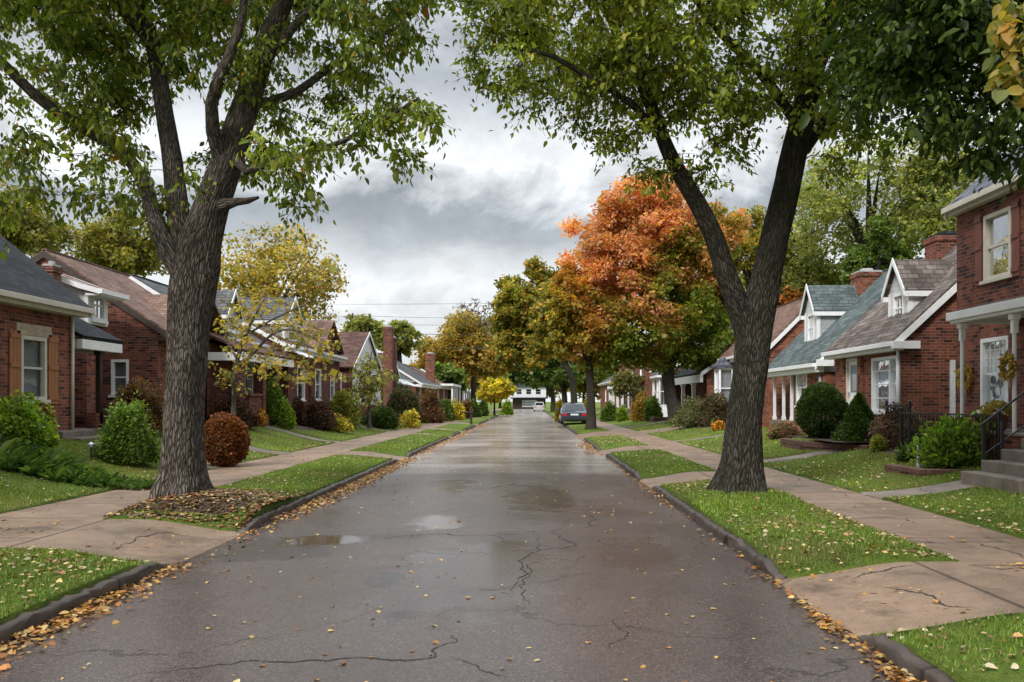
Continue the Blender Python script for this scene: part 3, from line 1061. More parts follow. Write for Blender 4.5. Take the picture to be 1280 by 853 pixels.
# its yellowing bough hangs nearest to the camera
rg = np.random.default_rng(5)
tip = at(1268, 70, 5.9)
cl = [at(px, py, D) for px, py, D in ((1262, 30, 5.9), (1275, 70, 5.8), (1258, 85, 5.9), (1282, 110, 5.7), (1270, 8, 6), (1290, 50, 5.8), (1292, 90, 5.8), (1276, 45, 5.85), (1266, 58, 5.85), (1270, 98, 5.8), (1268, 20, 5.95))]
Pp, Aa = [], []
ln = [(*spline([(7.3, 8.0, 4.3), (5.6, 7.0, 4.75), tuple(tip)], [.05, .03, .012], .2), 6, 0, 0)]
for c in cl:
    ln.append((*spline([tip, (tip + c) / 2 + np.array([0, 0, .06]), c], [.01, .007, .004], .1), 4, 0, 0))
    for _ in range(15):
        Pp.append(c + rg.normal(0, .07, 3))
Pp = np.array(Pp)
nl = len(Pp)
V, Fq, k = leaves_mesh(Pp, rdir(rg, nl) * .8 + np.array([0, 0, -.7]), rdir(rg, nl) * .6 + np.array([0, -.6, .7]), .115 * rg.lognormal(0, .2, nl), .3)
tv, tf, tuv = tubes(ln)
yb = mesh_np('yellow_bough', V, Fq, M['leaf'], r5, col=np.repeat(pal(rg, nl, [(.28, .21, .035), (.21, .18, .035), (.14, .16, .03), (.32, .18, .025)], [4, 4, 4, 1]), k, 0))
yb['label'] = 'bough of large yellowing leaves'
mesh_np('twig', tv, tf, M['bark_dark'], yb, uv=tuv, smooth=True)


def auto_blobs(c, rx, ry, rz, n, rg, low=-.5):
    out = [(c[0], c[1], c[2], rx * .58, ry * .58, rz * .58)]
    for i in range(n + 4):
        d = rdir(rg, 1)[0]
        while d[2] < low:
            d = rdir(rg, 1)[0]
        f = .22 + .24 * rg.random()
        e = .98 - f * .75
        out.append((c[0] + d[0] * rx * e, c[1] + d[1] * ry * e, c[2] + d[2] * rz * e, rx * f, ry * f, rz * f))
    return out


def yard_tree(name, label, tpx, D, cpx, cpy, rx, ry, colf, seed, ncl=150, lpc=60, ls=.2, r=.2, lumps=10, bark='bark_plain', group=None, gz=None, depth=None, droop=.4, low=-.5, limbs=6,
              clr=None, thin=1.3, twigs=False, shell=.5, lean=None):
    """an ordinary tree: trunk at tpx, crown centred on (cpx, cpy) with radii in pixels"""
    rg = np.random.default_rng(seed)
    x = ax(tpx, D)
    gz = hz(x, D) if gz is None else gz
    c = at(cpx, cpy, D)
    Rx, Rz = rx * D / FOC, ry * D / FOC
    Ry = depth or Rx * .9
    top = c + np.array([0, 0, Rz * .7])
    fork = np.array([x * .85 + c[0] * .15, D, gz + max(1.2, (c[2] - Rz * .75 - gz))])
    tp = [(x, D, gz - .15), (x, D, gz + .25), (x * .9 + fork[0] * .1, D, gz * .5 + fork[2] * .5), tuple(fork), tuple(fork * .45 + c * .55), tuple(top)]
    if lean is not None:
        tp[2] = (tp[2][0] + lean, D, tp[2][2])
    L = [(tp, [r * 1.35, r * 1.15, r, r * .92, r * .55, r * .1], 20, .8, .2, .5)]
    for i in range(limbs):
        a = 2 * PI * i / limbs + rg.random() * .8
        e = c + np.array([math.cos(a) * Rx * .62, math.sin(a) * Ry * .62, Rz * (rg.random() * .8 - .25)])
        s = fork * (1 - .25 * rg.random()) + c * 0 if False else fork + (c - fork) * .35 * rg.random()
        m = (s + e) / 2 + np.array([0, 0, .1 * Rz])
        L.append(([tuple(s), tuple(m), tuple(e)], [r * .5, r * .32, r * .1], 8, 0, 0, .3))
    bl = auto_blobs(c, Rx, Ry, Rz, lumps, rg, low)
    return make_tree(name, label, L, bl, ncl, clr or Rx * .17, lpc, ls, colf, seed + 500, bark=bark, group=group, droop=droop, twigs=twigs, step=.6, thin=thin, six=False, lwidth=.42, shell=shell)


def mk(cols, w, jit=.2):
    return lambda rg, P: pal(rg, len(P), cols, w, jit)


OLIVE = mk([(0.1823, 0.1914, 0.0292), (0.2916, 0.2552, 0.0365), (0.4374, 0.2916, 0.0365), (0.1094, 0.1276, 0.0255), (0.5468, 0.2369, 0.0365)], [30, 28, 14, 22, 6])
GOLD = mk([(0.406, 0.300, 0.060), (0.293, 0.243, 0.060), (0.192, 0.196, 0.052), (0.474, 0.277, 0.052)], [30, 28, 24, 10])
GOLDBROWN = mk([(0.4225, 0.2762, 0.0569), (0.2925, 0.2275, 0.0488), (0.1950, 0.1869, 0.0406), (0.4875, 0.2600, 0.0488)], [26, 28, 28, 12])
DEEP = mk([(0.0849, 0.1413, 0.0264), (0.1320, 0.1885, 0.0377), (0.1885, 0.2356, 0.0471), (0.0565, 0.0943, 0.0226)], [30, 30, 14, 20])
PALEGREEN = mk([(0.1950, 0.2340, 0.0624), (0.2652, 0.2808, 0.0780), (0.3432, 0.3120, 0.0936), (0.1248, 0.1560, 0.0468)], [28, 28, 16, 20])
YELLOW = mk([(.55, .40, .03), (.44, .36, .03), (.30, .30, .03), (.18, .22, .03)], [32, 28, 18, 12])


def col_maple(rg, P):
    """orange where the autumn has reached it: up and to the street side; still green low and to the right"""
    cx, cz = ax(815, 44), az(345, 44)
    t = (P[:, 2] - cz) / 4.6 * .9 - (P[:, 0] - cx) / 4.6 * .72
    t = t + .35 * np.sin(P[:, 0] * 1.3 + 2 * np.sin(P[:, 2] * .9)) + .25 * np.sin(P[:, 1] * 1.7 + P[:, 2] * 2.1) + rg.normal(0, .34, len(P))
    o = pal(rg, len(P), [(.60, .27, .145), (.53, .205, .10), (.62, .345, .14), (.46, .25, .065)], [34, 24, 20, 14])
    g = pal(rg, len(P), [(.15, .20, .025), (.21, .24, .03), (.095, .14, .02)], [30, 25, 25])
    y = pal(rg, len(P), [(.42, .20, .025), (.30, .18, .025)], [1, 1])
    f = sm((t + .35) / .62)[:, None]
    fy = (np.exp(-((t + .25) / .18) ** 2))[:, None] * .7
    return (g * (1 - f) + o * f) * (1 - fy) + y * fy


rgm = np.random.default_rng(3)
mb_ = BL([(850, 295, 44, 52, 48, 2), (880, 335, 44.4, 44, 44, 2), (800, 300, 44, 62, 62, 2.6), (765, 345, 43.4, 58, 60, 2.3), (760, 420, 43, 52, 42, 2), (845, 350, 44, 62, 62, 2.6), (805, 395, 43.5, 78, 55, 2.6), (865, 415, 44.4, 46, 46, 2.2), (800, 245, 44, 42, 34, 2),
          (735, 285, 44, 26, 22, 1.2), (730, 335, 43.5, 24, 30, 1.4), (832, 228, 44, 24, 20, 1.2), (885, 300, 44.6, 36, 40, 1.8), (893, 365, 44.6, 28, 36, 1.6), (770, 262, 44, 30, 28, 1.5), (845, 445, 44, 44, 24, 1.6), (912, 285, 45, 22, 24, 1.2)])
xm = ax(845, 44)
gm = hz(xm, 44)
lm = [([(xm, 44, gm - .2), (xm + .02, 44, gm + .3), (xm - .25, 44, gm + 1.4), (xm - .45, 44, gm + 2.6), (xm - .3, 44, gm + 3.6), (xm + .1, 44, gm + 4.8), (xm - .6, 44, gm + 8), (ax(805, 44), 44, gm + 12)], [.5, .42, .34, .36, .33, .27, .16, .04], 26, 1.6, .25, .5),
      ([(xm - .2, 44, gm + 4), at(800, 400, 43.5), at(765, 370, 43.2)], [.17, .11, .04], 8, 0, 0, .4),
      ([(xm, 44, gm + 4.6), at(862, 380, 44.3), at(885, 320, 44.5)], [.16, .1, .04], 8, 0, 0, .4),
      ([(xm - .3, 44, gm + 7), at(790, 300, 44), at(770, 260, 44)], [.12, .08, .03], 8, 0, 0, .3)]
make_tree('maple_tree', 'big orange maple with a twisted dark trunk and still green lower branches', lm, mb_, 640, .62, 170, .155, col_maple, 31, bark='bark_dark', droop=.3, twigs=False, step=.5, six=False, lwidth=.46, thin=1.3, shell=.55)


def col_olive_orange(rg, P):
    c = OLIVE(rg, P)
    o = pal(rg, len(P), [(.50, .17, .035), (.42, .20, .03)], [1, 1])
    f = sm((P[:, 0] - ax(712, 43)) / 1.8 + (P[:, 2] - az(425, 43)) / 3.2 + rg.normal(0, .3, len(P)))[:, None]
    return c * (1 - f * .75) + o * f * .75


yard_tree('maple_tree', 'olive maple turning orange, straight dark trunk behind the parked blue car', 739, 43, 722, 405, 50, 72, col_olive_orange, 41, ncl=340, lpc=140, ls=.155, r=.23, lumps=14, bark='bark_dark', depth=2.2, low=-.6)
STREETG = 'street trees down the right verge'
yard_tree('street_tree', 'tall olive green tree overhanging the far road beside the orange maple', 718, 60, 668, 400, 52, 82, OLIVE, 42, ncl=400, lpc=140, ls=.20, r=.26, lumps=16, bark='bark_dark', depth=3, low=-.7, group=STREETG)
yard_tree('street_tree', 'low bushy green street tree above the parked blue car', 706, 77, 700, 466, 42, 30, DEEP, 43, ncl=180, lpc=120, ls=.23, r=.3, lumps=10, bark='bark_dark', depth=3, group=STREETG)
yard_tree('street_tree', 'farthest green street tree beside the white car at the end of the road', 692, 112, 668, 468, 30, 26, DEEP, 44, ncl=110, lpc=70, ls=.42, r=.35, lumps=10, bark='bark_dark', depth=3, group=STREETG)
# behind the right hand houses
BG = 'trees behind the houses'
yard_tree('broad_tree', 'large pale green tree with a dark ivied trunk behind the grey green roof', 1090, 58, 1085, 260, 105, 98, PALEGREEN, 51, ncl=300, lpc=62, ls=.21, r=.5, lumps=16, bark='bark_dark', group=BG, limbs=10, shell=.6, clr=.85, low=-.8, twigs=False, thin=2)
yard_tree('broad_tree', 'thin airy pale green tree with slender pale trunk behind the two storey house', 1172, 52, 1180, 250, 58, 85, PALEGREEN, 52, ncl=170, lpc=55, ls=.22, r=.26, lumps=12, bark='bark_pale', group=BG, limbs=8, clr=.7, shell=.6, low=-.8)
yard_tree('broad_tree', 'soft pale yellow green tree filling the gap right of the mossy trunk', 1010, 64, 1008, 330, 58, 72, PALEGREEN, 57, ncl=230, lpc=60, ls=.22, r=.3, lumps=12, bark='bark_plain', group=BG, limbs=8, clr=.9, low=-.8)
yard_tree('broad_tree', 'dense deep green tree behind the shingled chimney', 1092, 52, 1098, 322, 42, 52, DEEP, 53, ncl=170, lpc=120, ls=.17, r=.4, lumps=10, bark='bark_dark', group=BG, low=-.9)
yard_tree('broad_tree', 'olive yellow tree seen through the fork of the mossy tree', 940, 66, 940, 330, 58, 78, OLIVE, 54, ncl=200, lpc=100, ls=.21, r=.35, lumps=12, bark='bark_plain', group=BG)
yard_tree('broad_tree', 'small rust orange tree behind the brick gable', 985, 62, 988, 395, 24, 32, mk([(.42, .14, .03), (.30, .12, .03), (.22, .13, .03)], [1, 1, 1]), 55, ncl=110, lpc=60, ls=.24, r=.18, lumps=8, group=BG)
yard_tree('broad_tree', 'dense green tree half hidden behind the maple and the slate roof', 930, 75, 905, 420, 40, 50, DEEP, 56, ncl=120, lpc=60, ls=.32, r=.3, lumps=8, group=BG)
# behind the left hand houses
yard_tree('broad_tree', 'yellow green tree behind the black roofed brick house', 20, 50, 20, 292, 74, 52, mk([(.22, .20, .04), (.17, .17, .04), (.30, .24, .05), (.11, .12, .03)], [28, 28, 18, 20]), 61, ncl=220, lpc=44, ls=.22, r=.35, lumps=12, group=BG, limbs=8, clr=.7, low=-.7)
yard_tree('broad_tree', 'yellow green tree behind the brown roof and white dormer', 135, 54, 140, 310, 66, 44, mk([(.24, .21, .045), (.17, .17, .04), (.30, .24, .05), (.11, .12, .03)], [28, 28, 18, 20]), 62, ncl=220, lpc=44, ls=.23, r=.35, lumps=12, group=BG, limbs=8, clr=.75, low=-.7)
yard_tree('broad_tree', 'golden yellow tree rising behind the grey roofed house', 335, 58, 345, 352, 82, 76, GOLD, 63, ncl=330, lpc=32, ls=.22, r=.35, lumps=16, group=BG, limbs=8, clr=.85, low=-.8)
yard_tree('broad_tree', 'green tree behind the twin brick chimneys', 500, 90, 492, 425, 30, 24, PALEGREEN, 64, ncl=110, lpc=60, ls=.34, r=.3, lumps=8, group=BG)
yard_tree('broad_tree', 'round green tree between the golden tree and the white gable', 452, 85, 452, 418, 28, 22, PALEGREEN, 65, ncl=110, lpc=60, ls=.34, r=.3, lumps=8, group=BG)
yard_tree('broad_tree', 'wide golden brown tree arching over the far left houses', 575, 112, 574, 446, 58, 52, GOLDBROWN, 66, ncl=380, lpc=90, ls=.32, r=.55, lumps=16, group=BG, low=-.8, limbs=9, clr=1.3)
yard_tree('bare_tree', 'nearly bare tree with fine brown twigs above the wide golden tree', 592, 116, 598, 410, 36, 36, mk([(.20, .15, .09), (.16, .11, .07)], [1, 1]), 67, ncl=260, lpc=5, ls=.3, r=.4, lumps=8, bark='bark_pale', limbs=12, thin=7, group=BG, clr=1.3, twigs=True)
yard_tree('broad_tree', 'deep green tree behind the farthest right hand house', 768, 122, 768, 452, 36, 42, DEEP, 84, ncl=150, lpc=60, ls=.42, r=.35, lumps=10, group=BG, clr=1.1)
yard_tree('broad_tree', 'olive tree beyond the parked blue car and straight trunk', 730, 128, 730, 470, 30, 32, OLIVE, 86, ncl=130, lpc=60, ls=.45, r=.3, lumps=10, group=BG, clr=1.1, low=-.9)
yard_tree('broad_tree', 'olive tree closing the view left of the bright yellow tree', 607, 135, 607, 474, 24, 28, OLIVE, 85, ncl=120, lpc=60, ls=.45, r=.35, lumps=10, group=BG, clr=1.1, low=-.9)
yard_tree('broad_tree', 'dark green tree low behind the far left porches', 560, 104, 556, 478, 26, 22, DEEP, 68, ncl=90, lpc=60, ls=.4, r=.3, lumps=8, group=BG)
# smaller trees in the front gardens
yard_tree('garden_tree', 'bright yellow small tree on the far left verge', 618, 88, 618, 489, 23, 15, YELLOW, 71, ncl=130, lpc=70, ls=.3, r=.1, lumps=10, depth=1.8)
def ornamental(name, label, D, base_px, limbs_px, blobs_px, ncl, lpc, colf, seed, ls=.12, clr=.4):
    x = ax(base_px, D)
    g = hz(x, D)
    L = []
    for i, l in enumerate(limbs_px):
        p, r = PX(l, D)
        if i == 0:
            p[0] = np.array([x, D, g - .1])
        L.append((p, r, 10, .8 if i == 0 else 0, .1 if i == 0 else 0, .3))
    return make_tree(name, label, L, BL([(a, b, D + dd, rx, ry, rd) for a, b, dd, rx, ry, rd in blobs_px]), ncl, clr, lpc, ls, colf, seed, bark='bark_pale', droop=.5, twigs=True, six=False, lwidth=.4, thin=1.1, base=(x, D, g), shell=.3)


ornamental('garden_tree', 'slender yellow leaved tree with crooked branches before the porch with brick piers', 26.5, 292,
           [[(292, 540, .09), (292, 500, .08), (294, 462, .075), (300, 440, .07), (306, 420, .055), (318, 396, .04), (330, 375, .02)],
            [(294, 462, .06), (318, 440, .05, -.3), (340, 418, .04, -.5), (365, 412, .03, -.6), (395, 425, .015, -.8)],
            [(297, 450, .05), (284, 425, .04, .3), (280, 400, .025, .5)],
            [(306, 420, .04), (340, 400, .03, -.5), (372, 385, .02, -.8), (400, 372, .012, -1)]],
           [(345, 405, 0, 55, 45, 1.2), (400, 425, -.6, 36, 34, .9), (310, 390, 0, 42, 30, 1), (285, 415, 0, 18, 20, .7), (352, 455, -.5, 60, 22, .8), (300, 470, -.4, 26, 22, .6), (420, 385, -.8, 24, 20, .6), (280, 458, -.3, 18, 26, .5), (395, 470, -.6, 40, 26, .8)], 105, 20, GOLD, 81)
ornamental('garden_tree', 'thin pale yellow tree in front of the white gable', 41, 462,
           [[(462, 530, .1), (461, 500, .08), (462, 475, .06), (463, 450, .04), (465, 438, .015)], [(461, 495, .05), (450, 475, .03), (444, 462, .012)], [(461, 490, .05), (478, 470, .03), (486, 458, .012)]],
           [(462, 462, 0, 20, 22, .9), (452, 480, -.4, 20, 18, .9), (476, 478, -.2, 18, 20, .8), (463, 492, -.5, 22, 14, .8)], 80, 16, mk([(.30, .25, .06), (.22, .22, .06), (.14, .16, .045)], [1, 1, 1]), 82, ls=.16, clr=.45)
ornamental('garden_tree', 'scrawny olive garden tree before the farthest white porch columns on the right', 62, 783,
           [[(783, 522, .12), (783, 500, .09), (784, 480, .06), (786, 465, .02)], [(783, 495, .05), (775, 480, .03), (772, 470, .012)], [(783, 490, .05), (794, 478, .03), (798, 468, .012)]],
           [(783, 473, 0, 16, 14, .8), (776, 484, 0, 12, 12, .8), (793, 484, 0, 12, 12, .8)], 70, 22, mk([(.13, .13, .04), (.2, .16, .05), (.09, .1, .03)], [1, 1, 1]), 83, ls=.2, clr=.5)


# ------------------------------------------------------------------ shrubs
def bush(label, px, D, ytop, wpx, colf, seed, ls=.06, name='shrub', group=None, cov=3.2, lumps=9, dy=1.0, zb=None, shape='round', upright=.2, width=.4, mat='leaf', stems=5, cat='bush', wob=1.0):
    rg = np.random.default_rng(seed)
    x = ax(px, D)
    z0 = hz(x, D) if zb is None else zb
    zt = az(ytop, D)
    H = max(.15, zt - z0)
    R = wpx * D / FOC / 2
    Ry = R * dy
    ls = max(ls, D * .0022)
    area = 2 * PI * (R * Ry + H * (R + Ry) * .5)
    n = int(cov * area / (.4 * ls * ls))
    n = int(min(max(n, 250), 26000))
    d = rdir(rg, n)
    d[:, 2] = np.abs(d[:, 2]) * 1.0
    u = rg.random(n)
    rad = .62 + .38 * u ** .5
    # lumpy outline
    lp = rdir(rg, lumps)
    lp[:, 2] = np.abs(lp[:, 2])
    bumpv = np.max(np.clip(d @ lp.T - .55, 0, 1), axis=1) * .55 * wob
    rad = rad * (.80 + bumpv + .13 * wob * (np.sin(d[:, 0] * 7 + seed) * np.sin(d[:, 1] * 6 + seed * 2) + np.sin(d[:, 2] * 9 + d[:, 0] * 5 + seed)) * .6) * rg.lognormal(0, .07, n)
    if shape == 'cone':
        t = rg.random(n) ** 1.25
        a = rg.random(n) * 2 * PI
        rr = (1 - t) ** .75 * (.65 + .35 * rg.random(n) ** .5) * (1 + .12 * np.sin(a * 5 + t * 9))
        P = np.stack([np.cos(a) * R * rr, np.sin(a) * Ry * rr, t * H], 1)
        out = np.stack([np.cos(a), np.sin(a), .4 + 0 * a], 1)
    elif shape == 'ball':
        K = 60
        cd = rdir(rg, K)
        cd[:, 2] = np.abs(cd[:, 2])
        ci = rg.integers(0, K, n)
        lo = rg.random(n) < .6
        d = np.where(lo[:, None], cd[ci] + rg.normal(0, .13, (n, 3)), d)
        d[:, 2] = np.abs(d[:, 2])
        d /= np.linalg.norm(d, axis=1)[:, None]
        bumpv = np.where(lo, rg.normal(.03, .3, K)[ci], bumpv)
        ctint = rg.lognormal(0, .16, K)[ci]
        low = d.copy()
        low[:, 2] = np.where(rg.random(n) < .28, -d[:, 2] * .75, d[:, 2])
        rad = .72 + .28 * u ** .4 + bumpv * .25
        P = np.stack([low[:, 0] * R * rad, low[:, 1] * Ry * rad, H * .43 + low[:, 2] * H * .57 * rad], 1)
        out = low
    else:
        K = int(26 + 16 * wob)
        cd = rdir(rg, K)
        cd[:, 2] = np.abs(cd[:, 2])
        cr = (.66 + .36 * rg.random(K)) * (1 + .10 * wob * rg.normal(0, 1, K))
        ci = rg.integers(0, K, n)
        loose = rg.random(n) < .72
        dj = cd[ci] + rg.normal(0, .15, (n, 3))
        d = np.where(loose[:, None], dj, d)
        d[:, 2] = np.abs(d[:, 2])
        d /= np.linalg.norm(d, axis=1)[:, None]
        rad = np.where(loose, cr[ci] * (.72 + .34 * u ** .6), rad * .88)
        ctint = rg.lognormal(0, .2, K)[ci]
        P = np.stack([d[:, 0] * R * rad, d[:, 1] * Ry * rad, .04 + d[:, 2] * H * rad * .98], 1)
        lowm = rg.random(n) < .25
        P[lowm, 2] *= .55
        out = d
    P[:, 2] = np.clip(P[:, 2], .02, None)
    P = P + np.array([x, D, z0])
    A = out * .7 + rdir(rg, n) * .8 + np.array([0, 0, upright])
    Nn = out * .5 + rdir(rg, n) * .7 + np.array([0, 0, .5])
    V, Fq, k = leaves_mesh(P, A, Nn, ls * rg.lognormal(0, .25, n), width, False)
    root = empty(name, (x, D, z0), label, cat, group)
    fc = colf(rg, P) * (1 if shape == 'cone' else ctint[:, None])
    mesh_np('foliage', V, Fq, M[mat], root, col=np.repeat(fc, k, 0).clip(0, 1))
    ln = []
    for i in range(stems):
        a = 2 * PI * i / stems + rg.random()
        e = np.array([x + math.cos(a) * R * .6, D + math.sin(a) * Ry * .6, z0 + H * (.55 + .25 * rg.random())])
        ln.append((*spline([(x + math.cos(a) * .08 * R, D + math.sin(a) * .08 * R, z0 - .03), ((x + e[0]) / 2, (D + e[1]) / 2, z0 + H * .25), tuple(e)], [.022, .017, .008], .15), 6, 0, 0))
    tv, tf, tuv = tubes(ln)
    mesh_np('stem', tv, tf, M['bark_plain'], root, uv=tuv, smooth=True)
    return root


LIME = mk([(0.2000, 0.3000, 0.0275), (0.1438, 0.2313, 0.0225), (0.2750, 0.3500, 0.0438), (0.0875, 0.1500, 0.0187)], [30, 30, 18, 18])
MID = mk([(0.0975, 0.1625, 0.0234), (0.1430, 0.2145, 0.0325), (0.0650, 0.1105, 0.0182), (0.1950, 0.2470, 0.0390)], [30, 25, 25, 10])
DARK = mk([(0.0438, 0.0813, 0.0150), (0.0688, 0.1125, 0.0200), (0.0275, 0.0525, 0.0112), (0.1125, 0.1500, 0.0275)], [30, 28, 24, 6])
RUST = mk([(.20, .065, .022), (.13, .042, .016), (.28, .10, .03), (.09, .035, .014)], [30, 28, 14, 18])
MAROON = mk([(.075, .032, .022), (.05, .022, .018), (.11, .05, .03), (.06, .05, .02)], [30, 28, 14, 14])
BRONZE = mk([(.17, .08, .035), (.12, .06, .03), (.22, .10, .06), (.09, .09, .025)], [30, 26, 12, 18])
YEL = mk([(.50, .36, .03), (.40, .33, .04), (.25, .26, .03)], [30, 20, 20])
PINKISH = mk([(.17, .085, .07), (.11, .065, .05), (.24, .11, .10), (.07, .075, .028)], [28, 26, 12, 18])
GREYG = mk([(.16, .17, .08), (.11, .12, .055), (.21, .19, .09), (.08, .09, .035)], [26, 26, 14, 20])
ORANGEF = mk([(.62, .22, .02), (.55, .30, .03), (.12, .16, .03)], [30, 20, 20])

bush('lime green leafy shrub under the shuttered window', 10, 15.4, 502, 92, LIME, 101, .075, wob=1.4)
bush('pale yellow flowering plant right beneath the shuttered window', 57, 17.2, 507, 30, mk([(.52, .45, .16), (.40, .38, .12), (.16, .2, .05)], [2, 1, 2]), 141, .05, name='flower_clump', cat='flowers', stems=4, dy=.5)
bush('dense green shrub beside the porch steps', 158, 16.9, 498, 66, MID, 102, .06, shape='round')
bush('bronze red shrub behind the green one by the porch', 168, 21.3, 477, 68, BRONZE, 103, .07)
bush('rust red mounded shrub next to the thick grey trunk', 281, 18.9, 520, 55, RUST, 104, .05, shape='ball', stems=4)
bush('wide maroon shrub below the porch with brick piers', 289, 27.6, 491, 62, MAROON, 105, .07, wob=.5)
bush('clipped round green shrub in front of the brick wing', 335, 31, 475, 32, MID, 106, .07, shape='ball')
bush('clump of orange flowers left of the clipped green shrub', 322, 29.8, 506, 22, ORANGEF, 107, .06, mat='petal', name='flower_clump', cat='flowers', stems=3)
bush('low lime green plant right of the clipped green shrub', 357, 31, 500, 20, LIME, 108, .07)
bush('dark plum shrub under the brick wing windows', 398, 34.3, 497, 44, MAROON, 109, .08)
bush('dusky shrub at the brick wing corner', 372, 33.5, 500, 22, MAROON, 135, .08)
bush('bed of low yellow flowers at the brick wing', 420, 35.0, 520, 46, YEL, 110, .07, mat='petal', name='flower_clump', cat='flowers', dy=.5, stems=3)
bush('yellow green shrub at the corner of the brick wing', 430, 38.5, 487, 40, mk([(.30, .25, .04), (.18, .19, .03), (.09, .12, .02)], [1, 1, 1]), 111, .09, wob=1.4)
bush('green shrub in front of the white gable', 476, 43, 508, 44, DARK, 112, .09)
bush('tall dark shrub by the twin brick chimneys', 505, 50, 484, 46, mk([(.06, .06, .025), (.09, .055, .035), (.045, .07, .02)], [1, 1, 1]), 113, .1)
bush('small yellow shrub below the dark one by the chimneys', 512, 46, 513, 26, YEL, 114, .09, mat='petal')
bush('reddish brown round shrub before the far porches', 535, 57, 489, 42, BRONZE, 115, .11)
bush('green shrub behind the dark post', 555, 62, 500, 26, MID, 116, .12)
bush('yellow shrub before the last brick porch on the left', 568, 66, 503, 24, YEL, 117, .13)
bush('orange tinged shrub beside the far yellow one', 581, 70, 503, 18, BRONZE, 118, .13)
bush('dark green rounded shrub short of the bright yellow tree', 591, 76, 500, 18, DARK, 119, .14)
bush('low dark shrub under the bright yellow tree', 603, 82, 502, 12, DARK, 138, .14)
bush('low green shrub at the foot of the bright yellow tree', 634, 100, 501, 12, LIME, 120, .16)

bush('big clipped round evergreen shrub in the stone edged bed', 1027, 21.9, 482, 56, DARK, 121, .05, shape='ball', zb=.72)
bush('cone topped dark evergreen shrub in the stone edged bed', 1074, 20.2, 493, 54, DARK, 122, .05, shape='cone', zb=.66)
bush('skirt of dark evergreen growth round the cone topped shrub', 1074, 20.4, 524, 62, DARK, 136, .05, zb=.66)
bush('loose pinkish bronze shrub under the wide white window', 1128, 18.8, 514, 74, PINKISH, 123, .06)
bush('bright green shrub with yellow sprays beside the entrance steps', 1190, 14.9, 531, 74, mk([(.12, .20, .022), (.08, .14, .02), (.17, .24, .03), (.36, .33, .03)], [30, 26, 14, 3]), 124, .085, wob=2.2, upright=.5)
bush('small dark shrub left of the bright green one by the steps', 1138, 16.3, 556, 34, DARK, 125, .05)
bush('small yellow green plant at the end of the stone edged bed', 1098, 18.6, 546, 20, mk([(.28, .27, .05), (.15, .19, .03)], [1, 1]), 126, .05)
bush('pale grey green shrub left of the mossy trunk', 868, 38, 498, 46, GREYG, 127, .08)
bush('dusky reddish shrub close behind the mossy trunk', 893, 37, 492, 36, mk([(.13, .08, .055), (.08, .065, .035), (.10, .10, .04)], [1, 1, 1]), 128, .08)
bush('green shrub in front of the white bay window', 816, 51, 495, 24, MID, 129, .1)
bush('gold and rust shrub near the white bay window', 800, 53, 497, 22, mk([(.42, .27, .03), (.30, .13, .03), (.16, .15, .03)], [1, 1, 1]), 130, .1)
bush('small green shrub at the far right porch stair', 762, 60, 503, 20, MID, 131, .12)
bush('lime plant near the far right porch stair', 778, 57, 508, 14, LIME, 132, .11)
bush('low leafy plants at the foot of the twisted trunk', 858, 40.5, 520, 44, MID, 133, .08, dy=.5)
bush('low plants with pink heads at the white post porch', 982, 25.5, 530, 44, mk([(.24, .10, .09), (.10, .13, .03), (.15, .09, .05)], [1, 1, 1]), 134, .06)
bush('narrow yellow shrub left of the parked blue car', 699, 66, 496, 9, YEL, 137, .12)
bush('yellow plant behind the straight dark trunk', 733, 60, 496, 9, YEL, 139, .12)
bush('orange flowers beside the mossy trunk', 899, 33, 527, 16, ORANGEF, 140, .07, mat='petal', name='flower_clump', cat='flowers', stems=3)

